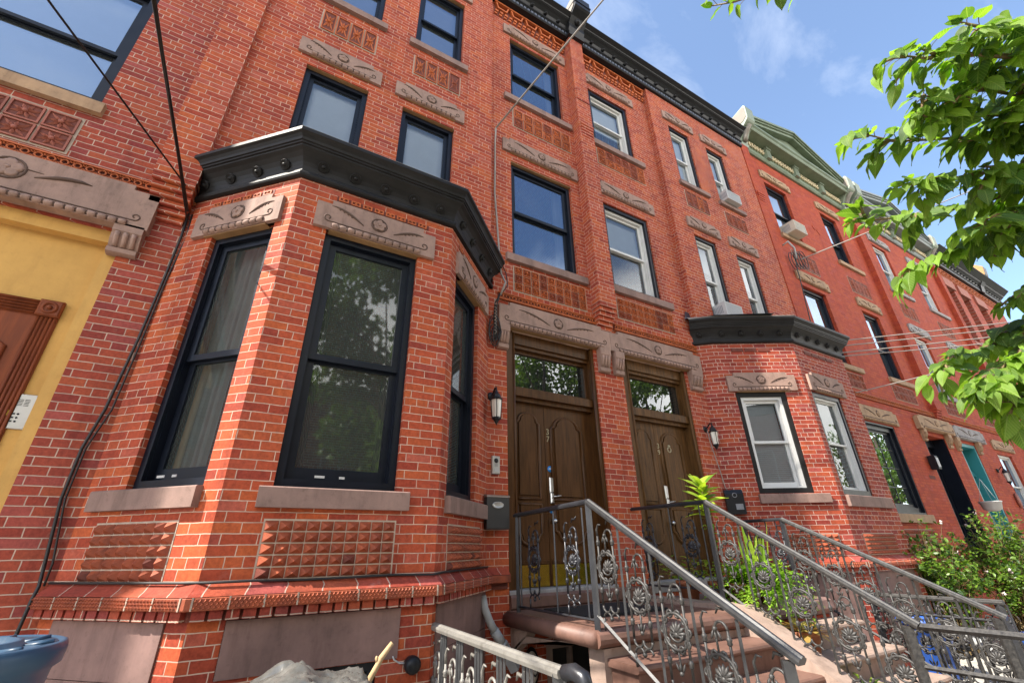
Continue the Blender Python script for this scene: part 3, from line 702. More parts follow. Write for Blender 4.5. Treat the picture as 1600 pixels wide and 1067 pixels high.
for fr, a, b in ((BL, .25, .95), (BF, .35, 1.25), (BR, .2, 1.15)):
    n = int((b - a) / .107)
    tb.cut(); tb.box(fr, a - .01, b + .01, -.02, .003, 4.748, 4.806, 1)
    for i in range(n):
        t = a + (b - a) * i / n; ring(tb, fr, t + .006, t + .095, 4.752, 4.802, .012, .0, .012, m=0); tb.lathe(fr.p(t + .05, .002, 4.777), fr.p(0, 1, 0) - fr.p(0, 0, 0), [(.016, 0), (.01, .012), (.001, .014)], 6)
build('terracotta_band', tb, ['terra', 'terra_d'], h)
bay_cornice(h, [(-1.10, .04), P2, P3, (2.30, .06)], [4, 5, 4], 'blackm2')
lb = MB(); lb.box(BF, .53, 1.14, -.09, -.06, .36, 1.03); ring(lb, BF, .53, 1.14, .36, 1.028, .05, -.06, -.02)
build('basement_window', lb, 'winblack', h)
# upper windows
for a, b in ((-.455, .325), (.80, 1.585)):
    window(h, W, a, b, 5.5, 7.39, d=ps, cover='shade.8', cw=.06, sw=.05, glass='glass', meet=.15); lintel(h, W, a - .135, b + .135, 7.56, 7.875, d=ps, soff=.08, detail=True)
for a, b in ((-.455, .33), (.857, 1.65)):
    window(h, W, a, b, 8.93, 10.64, d=ps, cover='shade.9', cw=.06, glass='glass_s'); sill(h, W, a - .09, b + .09, 8.80, 8.93, d=ps); lintel(h, W, a - .135, b + .135, 10.8, 11.1, d=ps, detail=False)
    tiles(h, W, a + .02, b - .02, 8.18, 8.60, 4, 1, d=ps)
mb = MB()
for a, b in ((-.455, .325), (.80, 1.585)): mb.box(W, a, b, ps - .14, ps - .012, 7.392, 7.56); mb.cut()
for a, b in ((-.455, .33), (.857, 1.65)): mb.box(W, a, b, ps - .14, ps - .012, 10.642, 10.81); mb.cut()
window(h, W, 2.62, 3.82, 5.54, 7.40, cover=('curtain_w', [(.82, 1.0)]), cw=.06, glass='glass_s', sw=.055); sill(h, W, 2.50, 3.95, 5.41, 5.54); lintel(h, W, 2.46, 3.97, 7.585, 7.89, soff=.08)
window(h, W, 2.65, 3.80, 8.99, 10.69, cover=('curtain_w', [(.86, 1.0)]), cw=.06, glass='glass_s', sw=.055); sill(h, W, 2.50, 3.95, 8.86, 8.99); lintel(h, W, 2.5, 3.95, 10.79, 11.08, soff=.08)
mb.box(W, 2.62, 3.82, -.14, -.012, 7.402, 7.6); mb.cut(); mb.box(W, 2.65, 3.80, -.14, -.012, 10.692, 10.8)
build('header', mb, 'soffit', h)
tiles(h, W, 2.68, 3.90, 8.26, 8.69, 6, 2); tiles(h, W, 2.63, 3.90, 4.945, 5.35, 9, 3, style=1)
band(h, W, 2.37, 4.05, 4.745, 4.85); dentil_band(h, W, 2.3, 3.99, 11.2, 11.58)
# door 37
def doorway(h, x0, x1, num, mat, leafx, brass, trim='woodd'):
    mb = MB(); y = -.20
    mb.box(W, x0, x0 + .10, -.23, -.02, 1.29, 4.33); mb.box(W, x1 - .05, x1, -.235, -.02, 1.29, 4.33); mb.box(W, x1 - .16, x1 - .05, -.235, -.17, 1.29, 3.44)
    mb.box(W, x0 + .10, x1 - .05, -.23, -.06, 4.17, 4.33); mb.box(W, x0 + .10, x1 - .05, -.20, -.09, 4.12, 4.17)
    mb.box(W, x0 + .10, x1 - .05, -.235, -.05, 3.455, 3.56); mb.box(W, x0 + .10, x1 - .05, -.22, -.10, 3.40, 3.455)
    mb.tube([W.p(x0 + .115, -.02, 1.3), W.p(x0 + .115, -.02, 4.3)], .017, 6); mb.tube([W.p(x1 - .06, -.02, 1.3), W.p(x1 - .06, -.02, 4.3)], .017, 6)
    f = build('door_frame', mb, trim, h)
    tm = MB(); ring(tm, W, x0 + .10, x1 - .05, 3.56, 4.12, .045, -.20, -.14); tb_ = build('transom', tm, trim, f)
    g = MB(); g.fq(W, [(x0 + .14, -.17, 3.6), (x1 - .09, -.17, 3.6), (x1 - .09, -.17, 4.08), (x0 + .14, -.17, 4.08)]); build('pane', g, 'glass_t', f)
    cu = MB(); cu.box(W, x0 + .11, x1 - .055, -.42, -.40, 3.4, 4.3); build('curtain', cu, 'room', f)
    for k, (a, b) in enumerate(leafx):
        o = door_leaf(h, W, a, b, 1.325, 3.405, -.16, mat, brass=brass)
        if k == 1:
            nb = MB()
            for i, ch in enumerate(num):
                v, fs = text_mesh(ch, .105, W.p(a + .045, -.157, 3.06 - .092 * i), (1, 0, 0), (0, 0, 1)); nb.mesh(v, fs, 0, False); nb.cut()
            build('house_number', nb, 'gold', o)
            kb = MB(); kb.bevbox(W, a + .03, a + .09, -.16, -.135, 2.32, 2.50); kb.bevbox(W, a + .035, a + .085, -.16, -.13, 2.20, 2.32); kb.tube([W.p(a + .06, -.13, 2.27), W.p(a + .06, -.10, 2.27), W.p(a + .16, -.10, 2.285)], .009, 6); kb.cut()
            kb.lathe(W.p(a + .06, -.16, 2.0), (0, -1, 0), [(.022, 0), (.022, .03), (.03, .05), (.02, .07), (.002, .075)], 10)
            build('door_lock', kb, 'steel', o)
            if num == '37':
                for q in (2.60, 2.12):
                    sb = MB(); sb.lathe(W.p(a + .055, -.159, q), (0, -1, 0), [(.038, 0), (.038, .003)], 16); build('sticker', sb, 'sticker', o)
                    sb = MB()
                    for dx in (-.012, .008): sb.box(W, a + .055 + dx - .004, a + .055 + dx + .008, -.156, -.1545, q - .006, q + .012)
                    build('sticker_mark', sb, 'white', o)
            else:
                kb = MB(); kb.torus(W.p(a + .25, -.14, 3.02), (0, -1, 0), .035, .010, 12, 5); kb.lathe(W.p(a + .25, -.15, 3.07), (0, -1, 0), [(.028, 0), (.02, .025), (.002, .03)], 8); build('knocker', kb, 'gold', o)
        elif num == '37':
            sb = MB(); sb.lathe(W.p((a + b) / 2 + .03, -.159, 2.86), (0, -1, 0), [(.042, 0), (.042, .003)], 16); build('sticker', sb, 'sticker', o)
            sb = MB()
            for dx in (-.012, .008): sb.box(W, (a + b) / 2 + .03 + dx - .004, (a + b) / 2 + .03 + dx + .008, -.156, -.1545, 2.854, 2.874)
            build('sticker_mark', sb, 'white', o)
    sb = MB(); sb.sideprism(W, [(-.3, 1.2), (.02, 1.2), (.02, 1.31), (.01, 1.322), (-.3, 1.325)], x0 + .0, x1 - .0); build('door_sill', sb, 'stone_grey', h)
doorway(H37, 2.50, 3.95, '37', 'woodd', [(2.615, 3.125), (3.132, 3.80)], True)
lintel(h, W, 2.36, 4.235, 4.34, 4.69, prot=.075, endw=.16, soff=.02)
mb = MB(); corbel_bracket(mb, W, 2.43, 4.34, .15, .33); mb.cut(); corbel_bracket(mb, W, 4.10, 4.34, .19, .36); build('bracket', mb, 'stone', h)
main_cornice(h, -1.40, 4.0, d=.12)
mb = MB(); mb.sideprism(W, [(0, 11.58), (.27, 11.58), (.29, 11.64), (.26, 11.70), (.30, 11.8), (.30, 11.92), (.40, 12.05), (.52, 12.14), (.56, 12.18), (.56, 12.50), (.50, 12.56), (-.4, 12.30)], 3.96, 4.36)
mb.box(W, 3.945, 4.375, .2, .575, 12.28, 12.32); bosses(mb, W, 3.98, 4.34, 1, .36, 11.98, .07); build('cornice_bracket', mb, 'blackm', h)
mb = MB(); mb.sideprism(W, [(-.3, 12.05), (.33, 12.06), (.50, 12.20), (.53, 12.46), (.48, 12.52), (-.3, 12.29)], 3.945, 3.957); build('bracket_cheek', mb, 'bare', h)
# basement door below the stoop
mb = MB(); ring(mb, W, 2.92, 3.62, -1.2, .855, .07, -.12, .01); mb.box(W, 3.25, 3.29, -.12, -.06, -1.1, .78); build('basement_door', mb, 'stone_pale', h)
mb = MB(); mb.box(W, 2.99, 3.55, -.16, -.13, -1.1, .79); build('basement_glass', mb, 'room', h)
# ------------------------------------------------------------------ number 39
H39 = thing('brick_house', (7, 0, GZ), 'red brick row house with white framed windows, smaller angled bay and worn brown door 39', 'house', 'brick row houses of the terrace')
h = H39
Q = [(6.30, -.0), (6.50, -.19), (7.71, -.875), (9.36, -.875), (9.84, -.0)]
FA, FB, FC, FD = [Frame(Q[i], Q[i + 1]) for i in range(4)]
mb = MB()
mb.wall(W, 4.40, 6.30, -.5, 11.62, [(4.475, 5.87, 1.28, 4.33, .24), (4.52, 5.64, 5.60, 7.40), (4.54, 5.62, 8.98, 10.55)])
mb.wall(W, 6.30, 9.89, 5.24, 11.62, [(6.84, 7.51, 5.5, 7.47), (8.16, 8.82, 5.5, 7.43), (6.84, 7.53, 8.92, 10.67), (8.15, 8.79, 8.90, 10.67)], d=ps)
mb.fq(W, [(6.30, 0, 5.24), (6.30, ps, 5.24), (6.30, ps, 11.62), (6.30, 0, 11.62)])
mb.wall(W, 6.28, 9.89, 4.86, 5.26)
shell(mb, 4.17, 9.89); build('wall', mb, 'brick', h)
mb = MB()
mb.wall(FA, 0, FA.len, 0, 4.90); mb.wall(FB, 0, FB.len, 0, 4.90, [(.19, 1.03, 2.405, 4.0, .10)]); mb.wall(FC, 0, FC.len, 0, 4.90, [(.13, 1.04, 2.385, 4.03, .10)]); mb.wall(FD, 0, FD.len, 0, 4.90, [])
build('bay_wall', mb, 'brick_bay', h)
chain_ledge(h, Q, [FB, FC])
mb = MB(); mb.box(FC, .25, 1.45, -.05, .012, .5, 1.335); mb.cut(); mb.box(FB, .2, 1.2, -.05, .012, .5, 1.335); build('stone_slab', mb, 'stone2', h)
lintel(h, FB, .085, 1.225, 4.01, 4.33, soff=.06); sill(h, FB, .165, 1.22, 2.265, 2.40, prot=.05)
lintel(h, FC, .11, 1.22, 4.045, 4.37, soff=.06); sill(h, FC, .14, 1.48, 2.215, 2.38, prot=.05)
studs(h, FB, .44, 1.18, 1.56, 1.84); studs(h, FC, .28, 1.22, 1.56, 1.84)
for fr, a, b, z0, z1, cv in ((FB, .19, 1.03, 2.405, 4.0, 'venetian'), (FC, .13, 1.04, 2.385, 4.03, 'shade.45')):
    mb = MB(); ring(mb, fr, a + .002, b - .002, z0 + .002, z1 - .002, .075, -.13, -.02); build('casing', mb, 'winblack' if fr is FC else 'blackm2', h)
    window(h, fr, a + .075, b - .075, z0 + .05, z1 - .075, rec=.045, case='winwhite', sash='winwhite', cw=.05 if fr is FB else .035, sw=.045 if fr is FB else .032, cover=cv, meet=.5, glass='glass' if fr is FB else 'glass_d')
mb = MB()
for fr, n in ((FB, 3), (FC, 4)):
    mb.cut()
    for i in range(n): mb.box(fr, .3 + i * .23, .3 + i * .23 + .2, -.01, .012, 4.73, 4.79)
build('terracotta_band', mb, 'terra_d', h)
bay_cornice(h, [(6.25, .04), (6.50, -.19), (7.71, -.875), (9.36, -.875), (9.90, .06)], [1, 4, 5, 2], 'blackm2')
mb = MB(); mb.face([(6.2, .0, 5.55), (7.3, -.0, 5.47), (7.35, -.8, 5.345), (7.3, -.95, 5.338), (6.45, -.42, 5.338), (6.1, -.05, 5.345)]); build('roof_sheet', mb, 'tar', h)
for (a, b, z0, z1, z) in ((6.84, 7.51, 5.5, 7.47, 7.625), (8.16, 8.82, 5.5, 7.43, 7.60), (6.84, 7.53, 8.92, 10.67, 10.83), (8.15, 8.79, 8.90, 10.67, 10.80)):
    mb = MB(); ring(mb, W, a + .002, b - .002, z0 + .002, z1 - .002, .06, -.02, ps - .03); mb.box(W, a, b, -.02, ps - .012, z1 + .002, z + .01); build('casing', mb, 'winblack', h)
    window(h, W, a + .06, b - .06, z0 + .05, z1 - .06, d=ps, rec=.07, case='winwhite', sash='winwhite', cw=.045, cover=('shade.8' if z > 9 else 'shade.35'), meet=.5)
    lintel(h, W, a - .15, b + .20, z, z + .28, d=ps, detail=(z < 9))
for a, b in ((6.76, 7.72), (8.07, 9.0)): sill(h, W, a, b, 8.79, 8.90, d=ps)
tiles(h, W, 6.87, 7.58, 8.24, 8.66, 4, 1, d=ps); tiles(h, W, 8.18, 8.92, 8.24, 8.62, 4, 1, d=ps)
for (a, b, z0, z1, z) in ((4.52, 5.64, 5.60, 7.40, 7.60), (4.54, 5.62, 8.98, 10.55, 10.72)):
    mb = MB(); ring(mb, W, a + .002, b - .002, z0 + .002, z1 - .002, .07, -.14, -.03); mb.box(W, a, b, -.14, -.012, z1 + .002, z + .01); build('casing', mb, 'winblack', h)
    window(h, W, a + .07, b - .07, z0 + .05, z1 - .07, rec=.08, case='winwhite', sash='winwhite', cw=.05, cover='shade.5' if z < 9 else 'shade.6', meet=.5)
    lintel(h, W, a - .12, b + .22, z, z + .29); sill(h, W, a - .10, b + .22, z0 - .14, z0 - .005)
tiles(h, W, 4.56, 5.80, 8.38, 8.78, 6, 2); tiles(h, W, 4.54, 5.82, 5.0, 5.37, 9, 3, style=1)
band(h, W, 4.40, 6.28, 4.745, 4.85); dentil_band(h, W, 4.345, 6.30, 11.2, 11.58)
doorway(H39, 4.475, 5.87, '39', 'woodm', [(4.59, 5.10), (5.107, 5.72)], False, 'woodm')
lintel(h, W, 4.24, 6.235, 4.34, 4.69, prot=.075, endw=.16, soff=.02)
mb = MB(); corbel_bracket(mb, W, 4.375, 4.34, .17, .36); mb.cut(); corbel_bracket(mb, W, 6.06, 4.34, .26, .33); build('bracket', mb, 'stone', h)
main_cornice(h, 4.37, 9.88, d=.12)
# ------------------------------------------------------------------ number 41 : painted brick, sage green cornice
H41 = thing('brick_house', (12.8, 0, GZ), 'painted red row house with sage green cornice and gable, black door and tall black window', 'house', 'brick row houses of the terrace')
h = H41; mb = MB()
hol = [(10.80, 11.85, 9.10, 10.92), (13.66, 14.60, 9.2, 11.02), (10.90, 12.0, 5.55, 7.55), (13.86, 14.83, 5.6, 7.60), (11.52, 12.98, 2.25, 4.19, .32), (14.44, 15.80, 1.2, 4.18, .35)]
mb.wall(W, 9.89, 15.75, -.5, 11.85, hol); mb.wall(W, 15.75, 16.1, -.5, 4.8, []); shell(mb, 9.9, 16.1)
for a in (9.885, 15.70):
    mb.wall(W, a, a + .34, 5.0, 11.8, [], d=.14); mb.fq(W, [(a, 0, 5.0), (a, .14, 5.0), (a, .14, 11.8), (a, 0, 11.8)]); mb.fq(W, [(a + .34, 0, 5.0), (a + .34, .14, 5.0), (a + .34, .14, 11.8), (a + .34, 0, 11.8)])
build('wall', mb, 'brick_paint', h)
mb = MB(); corbel_steps(mb, W, 9.885, 10.225, 4.6, 0, .14, 6); mb.cut(); corbel_steps(mb, W, 15.7, 16.04, 4.6, 0, .14, 6); mb.cut(); corbel_steps(mb, W, 9.9, 10.2, 9.75, .14, .18, 4); mb.cut()
for (x, z) in ((12.86, 10.12), (13.05, 10.02)): mb.prism(W, [(x - .09, z), (x, z - .13), (x + .09, z), (x, z + .13)], -.01, .012); mb.cut()
build('corbel', mb, 'brick_paint', h)
for k, (a, b, z0, z1) in enumerate([x[:4] for x in hol[:4]]):
    w = window(h, W, a, b, z0, z1, rec=.07, cover=[('shade.7'), ('curtain_w', [(.1, .5)]), ('curtain_w', [(.05, .75)]), None][k], meet=.5 if k == 0 else .45, glass='glass_s', cw=.085)
    lintel(h, W, a - .12, b + .28, z1 + .13, z1 + .42, stone='stone_tan', detail=False); sill(h, W, a - .05, b + .42, z0 - .13, z0, stone='stone_tan')
mb = MB()
for (a, b, z0, z1) in [x[:4] for x in hol[:4]]: mb.box(W, a, b, -.14, -.012, z1 + .002, z1 + .135); mb.cut()
build('header', mb, 'blackm2', h)
mb = MB(); ring(mb, W, 11.522, 12.978, 2.252, 4.188, .035, -.30, -.01); build('casing', mb, 'winblack', h)
window(h, W, 11.56, 12.94, 2.285, 4.155, rec=.07, cw=.10, single=True, glass='glass_m', grid=3); sill(h, W, 11.40, 13.1, 2.08, 2.25, stone='stone_tan')
lintel(h, W, 11.40, 13.24, 4.22, 4.56, stone='stone_tan'); lintel(h, W, 14.30, 16.38, 4.30, 4.66, stone='stone_tan', prot=.10)
mb = MB(); corbel_bracket(mb, W, 14.46, 4.3, .16, .3); mb.cut(); corbel_bracket(mb, W, 15.92, 4.3, .2, .36); build('bracket', mb, 'stone_tan', h)
mb = MB(); mb.box(W, 14.44, 15.80, -.40, -.35, 1.2, 4.2); mb.box(W, 14.44, 14.52, -.35, -.02, 1.2, 4.18); mb.box(W, 15.72, 15.80, -.35, -.02, 1.2, 4.18); mb.box(W, 14.52, 15.72, -.35, -.25, 3.98, 4.18)
for q in (14.62, 15.18): ring(mb, W, q, q + .48, 1.4, 3.85, .09, -.35, -.31)
build('door', mb, 'winblack', h)
tiles(h, W, 11.0, 12.1, 8.15, 8.65, 5, 1, mat='terra_p'); tiles(h, W, 13.8, 14.9, 8.2, 8.7, 5, 1, mat='terra_p'); tiles(h, W, 11.1, 12.3, 4.98, 5.35, 6, 2, mat='terra_p'); tiles(h, W, 13.8, 15.0, 5.0, 5.4, 6, 2, mat='terra_p'); band(h, W, 9.95, 16.1, 4.76, 4.87, simple_=True)
studs(h, W, 11.5, 12.9, 1.5, 1.95)
mb = MB()
for i in range(6): mb.box(W, 14.02 + i * .055 - .16, 14.02 + i * .055 - .125, -.02, .006, 3.06, 3.14); mb.cut()
build('vent_brick', mb, 'terra_d', h)
def gable_cornice(h, x0, x1, m1, m2, zb=11.82, apex=13.62):
    mb = MB(); mb.sweep([(-.05, zb), (.05, zb), (.09, zb + .05), (.09, zb + .10), (.05, zb + .11), (.05, zb + .50), (-.05, zb + .50)], [(x0, 0), (x1, 0)])
    mb.sweep([(-.05, zb + .50), (.36, zb + .50), (.38, zb + .53), (.38, zb + .60), (.42, zb + .64), (.42, zb + .70), (-.05, zb + .72)], [(x0, 0), (x1, 0)])
    xm = (x0 + x1) / 2; z0 = zb + .72
    for sg in (-1, 1):      # raking members of the gable
        xe = xm + sg * (x1 - x0) / 2 * .98; dx = xm - xe; dz = apex - z0 - .22
        for (q0, q1, dd) in ((0, .10, .36), (.10, .16, .40), (.16, .24, .44)):
            mb.prism(W, [(xe, z0 + q0), (xm, z0 + dz + q0), (xm, z0 + dz + q1), (xe, z0 + q1)], -.1, dd)
    mb.prism(W, [(x0 + .1, z0), (x1 - .1, z0), (xm, apex - .2)], -.1, .20)
    build('roof_cornice', mb, m1, h)
    pb = MB(); n = 3
    for i in range(1, n + 1):
        c = x0 + (x1 - x0) * i / (n + 1) - .1; pb.box(W, c - .10, c + .10, .05, .17, zb + .10, zb + .42); pb.box(W, c - .12, c + .12, .05, .20, zb + .42, zb + .50)
        for q in (-.06, 0, .06): pb.box(W, c + q - .012, c + q + .012, .17, .182, zb + .13, zb + .40)
        pb.cut()
    build('frieze_column', pb, m2, h)
    sp = MB(); q = x0 + .3
    while q < x1 - .3:
        sp.lathe(W.p(q, .085, zb + .24), (0, 0, 1), [(.018, 0), (.040, .05), (.018, .09), (.040, .14), (.018, .19)], 6); q += .125
    sp.cut(); q = xm - 1.3
    while q < xm + 1.3:
        sp.lathe(W.p(q, .22, z0 + .06), (0, 0, 1), [(.012, 0), (.026, .05), (.012, .10), (.026, .15), (.012, .2)], 6); q += .13
    build('spindle', sp, 'cream', h)
    bb = MB()
    for c in (x0 + .16, x1 - .16):
        bb.sideprism(W, [(-.1, zb - .02), (.14, zb - .02), (.16, zb + .06), (.13, zb + .1), (.17, zb + .25), (.26, zb + .42), (.40, zb + .55), (.46, zb + .60), (.50, zb + .66), (.52, zb + 1.08), (.48, zb + 1.14), (-.4, zb + .88)], c - .17, c + .17); bb.cut()
    build('cornice_bracket', bb, m2, h)
    cc = MB()
    for c in (x0 + .16, x1 - .16):
        cc.sideprism(W, [(-.3, zb + .58), (.36, zb + .62), (.47, zb + .72), (.48, zb + 1.04), (.44, zb + 1.09), (-.3, zb + .87)], c - .182, c - .172)
        cc.tube([W.p(c, .155 + .02, zb + .12), W.p(c, .20, zb + .26), W.p(c, .29, zb + .42), W.p(c, .41, zb + .55)], .07, 8); cc.cut()
    build('bracket_cheek', cc, 'bare', h)
gable_cornice(h, 9.98, 15.72, 'green', 'green_p')
# ------------------------------------------------------------------ number 43 : teal door
H43 = thing('brick_house', (19, 0, GZ), 'red brick row house with a teal front door and pale grey door lintel', 'house', 'brick row houses of the terrace')
h = H43; mb = MB(); hol = [(16.85, 17.85, 9.2, 11.0), (19.7, 20.75, 9.2, 11.0), (16.9, 17.85, 5.6, 7.5), (19.7, 20.7, 5.6, 7.5), (19.4, 20.65, 2.25, 4.10), (16.62, 17.80, 1.2, 4.18, .3)]
mb.wall(W, 16.1, 22.3, -.5, 11.85, hol); shell(mb, 16.12, 22.3)
for a in (22.0,):
    mb.wall(W, a, a + .34, 5.0, 11.8, [], d=.14); mb.fq(W, [(a, 0, 5.0), (a, .14, 5.0), (a, .14, 11.8), (a, 0, 11.8)]); mb.fq(W, [(a + .34, 0, 5.0), (a + .34, .14, 5.0), (a + .34, .14, 11.8), (a + .34, 0, 11.8)])
build('wall', mb, 'brick_paint', h)
for k, (a, b, z0, z1) in enumerate([x[:4] for x in hol[:5]]):
    window(h, W, a, b, z0, z1, rec=.06, case='winwhite', sash='winwhite', cw=.06, cover='shade.5', glass='glass_s')
    lintel(h, W, a - .12, b + .4, z1 + .12, z1 + .42, stone='stone_grey' if k != 4 else 'stone_tan', detail=False); sill(h, W, a - .08, b + .5, z0 - .13, z0, stone='stone_grey')
lintel(h, W, 16.5, 18.6, 4.28, 4.64, stone='stone_grey', prot=.08); band(h, W, 16.1, 22.3, 4.76, 4.87, simple_=True)
mb = MB(); corbel_bracket(mb, W, 16.45, 4.28, .2, .36); mb.cut(); corbel_bracket(mb, W, 17.95, 4.28, .2, .34); build('bracket', mb, 'stone_tan', h)
mb = MB(); mb.box(W, 16.62, 17.80, -.34, -.30, 1.2, 4.2); ring(mb, W, 16.62, 17.80, 1.2, 4.18, .09, -.30, -.01); mb.box(W, 16.71, 17.71, -.30, -.22, 3.35, 3.47)
for q in (16.80, 17.26): ring(mb, W, q, q + .38, 1.35, 3.25, .05, -.30, -.275)
build('door', mb, 'teal', h)
tiles(h, W, 16.95, 18.0, 8.2, 8.7, 5, 1, mat='terra_p'); tiles(h, W, 19.8, 20.9, 8.2, 8.7, 5, 1, mat='terra_p'); tiles(h, W, 16.9, 18.2, 5.0, 5.4, 6, 2, mat='terra_p'); tiles(h, W, 19.7, 20.9, 5.0, 5.4, 6, 2, mat='terra_p')
gable_cornice(h, 15.9, 22.2, 'greyblue', 'green_p')
# ------------------------------------------------------------------ number 45 : pale brick, black cornice
H45 = thing('brick_house', (26, 0, GZ), 'far pale red row house with narrow deep windows and black bracketed cornice', 'house', 'brick row houses of the terrace')
h = H45; mb = MB(); hol = [(22.85, 23.75, 8.6, 11.1), (24.4, 25.3, 8.6, 11.1), (26.2, 27.2, 8.6, 11.1), (22.9, 23.9, 5.2, 7.5), (24.8, 25.8, 5.2, 7.5), (23, 24, 2.2, 4.2), (26, 27, 1.2, 4.2)]
mb.wall(W, 22.34, 30, -.5, 11.9, [x + (.3,) for x in hol], d=.0); shell(mb, 22.34, 30); build('wall', mb, 'brick_pale', h)
for (a, b, z0, z1) in hol:
    window(h, W, a + .04, b - .04, z0, z1, rec=.2, case='winwhite', sash='winwhite', cw=.05, glass='glass_s')
    mb = MB(); mb.box(W, a - .1, b + .1, -.02, .07, z1, z1 + .42); mb.cut(); mb.box(W, a - .08, b + .08, -.02, .07, z0 - .12, z0); build('lintel', mb, 'terra_p', h)
mb = MB()
for (a, b, z0, z1) in hol[:3]:
    z = z0 + .1
    while z < z1 - .1: mb.box(W, b - .03, b + .03, -.28, .02, z, z + .07); z += .15
    mb.cut()
build('terracotta_column', mb, 'terra_p', h)
dentil_band(h, W, 22.4, 29.9, 11.62, 11.95); main_cornice(h, 22.3, 30, zb=12.0, d=.1, h=.6, prot=.5)
mb = MB(); mb.sideprism(W, [(0, 12.0), (.2, 12.0), (.25, 12.3), (.55, 12.7), (.6, 13.1), (.4, 13.3), (-.1, 13.4)], 27.2, 27.6); build('cornice_bracket', mb, 'blackm', h)
mb = MB(); mb.sideprism(W, [(0, 12.3), (.25, 12.35), (.55, 12.72), (.6, 13.1), (.4, 13.3), (-.1, 13.4)], 27.17, 27.19); build('bracket_cheek', mb, 'rust', h)
# ------------------------------------------------------------------ number 35 on the left : yellow door recess
H35 = thing('brick_house', (-4, 0, GZ), 'brick row house with ochre yellow entrance recess and large black framed window above', 'house', 'brick row houses of the terrace')
h = H35; mb = MB(); hol = [(-5.0, -1.455, .9, 4.36, .35), (-4.6, -2.04, 5.71, 7.62, .12)]
mb.wall(W, -14, -1.03, -.5, 11.62, hol); shell(mb, -14, -1.06); build('wall', mb, 'brick_old', h)
window(h, W, -4.6, -2.04, 5.715, 7.61, rec=.05, cover='shade1', glass='glass_m', cw=.09, meet=.43, sw=.05); sill(h, W, -4.7, -1.985, 5.565, 5.71, prot=.06, stone='stone_tan')
tiles(h, W, -4.55, -2.085, 5.03, 5.46, 10, 2, mat='terra_p', style=1); band(h, W, -5.6, -1.30, 4.87, 4.965); band(h, W, -1.28, -1.06, 4.85, 4.95)
lintel(h, W, -5.25, -1.295, 4.38, 4.83, prot=.10, endw=.2, soff=.0)
fb = MB(); c = W.p(-2.28, .104, 4.66); cb = MB()
for k in range(5):
    an = k * 2 * math.pi / 5 + .3; fb.lathe(W.p(-2.30 + .05 * math.cos(an), .10, 4.655 + .05 * math.sin(an)), (0, -1, 0), [(.046, -.002), (.048, .008), (.03, .018), (.006, .012)], 10)
fb.lathe(W.p(-2.30, .10, 4.655), (0, -1, 0), [(.02, 0), (.02, .016), (.002, .026)], 8); build('flower', fb, 'stone', h)
cb.torus(W.p(-2.30, .10, 4.655), (0, -1, 0), .105, .011, 18, 5)
cb.tube([W.p(-2.13 + .36 * f, .10, 4.62 + .08 * math.sin(f * 2.0)) for f in (0, .2, .4, .6, .8, 1)], [.006, .014, .02, .02, .016, .004], 5); build('carving', cb, 'groove_shade', h)  # dark tone stands for the shade in the carved lines
mb = MB(); corbel_bracket(mb, W, -1.42, 4.40, .21, .29); build('bracket', mb, 'stone', h)
mb = MB(); mb.box(W, -5.0, -1.457, -.36, -.12, .9, 4.36); mb.box(W, -1.545, -1.457, -.2, -.03, .9, 4.36); mb.box(W, -5, -1.545, -.2, -.03, 4.24, 4.36); build('stucco_recess', mb, 'yellow', h)
mb = MB(); 
for q in range(5): mb.tube([W.p(-1.675 - .026 * q, -.105, .9), W.p(-1.675 - .026 * q, -.105, 3.47)], .012, 6); mb.tube([W.p(-1.80, -.105, 3.495 + .026 * q), W.p(-3.2, -.105, 3.495 + .026 * q)], .012, 6)
mb.box(W, -1.80, -1.66, -.13, -.105, .9, 3.61); mb.box(W, -3.2, -1.66, -.13, -.105, 3.48, 3.61); mb.bevbox(W, -1.805, -1.655, -.11, -.075, 3.475, 3.62); mb.torus(W.p(-1.73, -.075, 3.548), (0, -1, 0), .043, .012, 14, 5); mb.ball(W.p(-1.73, -.075, 3.548), .02)
build('door_casing', mb, 'woodr', h)
door_leaf(h, W, -2.80, -1.80, 1.3, 3.48, -.118 + .004, 'woodr', brass=False)
main_cornice(h, -14, -1.40, d=.12)
# ------------------------------------------------------------------ stoops
def steps(mb, x0, x1, ytop, ztop, n, rise, tread):
    for i in range(n):
        z = ztop - rise * (i + 1); y1 = ytop - tread * i; y0 = y1 - tread
        mb.box(W, x0, x1, -y1 - .02, -y0 - .02, z - rise - .2, z - .045)
        P = [(-y1 - .03, z - .05), (-y0, z - .05), (-y0 + .018, z - .04), (-y0 + .024, z - .025), (-y0 + .018, z - .008), (-y0, z), (-y1 - .03, z)]
        mb.sideprism(W, P, x0 - .03, x1 + .01)
ST1 = thing('stone_stoop', (3.4, -1, GZ), 'brown painted stone stoop with open left side and black doormat, leading up to door 37', 'stoop')
mb = MB(); x0, x1 = 2.44, 4.18
mb.sideprism(W, [(.0, 1.02), (1.37, 1.02), (1.41, 1.03), (1.435, 1.055), (1.44, 1.085), (1.43, 1.115), (1.40, 1.14), (1.36, 1.148), (0, 1.152)], x0 + .03, x1)
mb.tube([W.p(x0 + .03, .02, 1.085), W.p(x0 + .03, 1.40, 1.085)], .062, 10)
mb.sideprism(W, [(-.2, 1.15), (.03, 1.15), (.05, 1.17), (.05, 1.26), (.02, 1.285), (-.2, 1.29)], 2.50, 4.47)
build('platform', mb, 'stone_d', ST1)
mb = MB(); steps(mb, 2.58, 4.18, -1.40, 1.148, 5, .185, .30); build('tread', mb, 'stone_d', ST1)
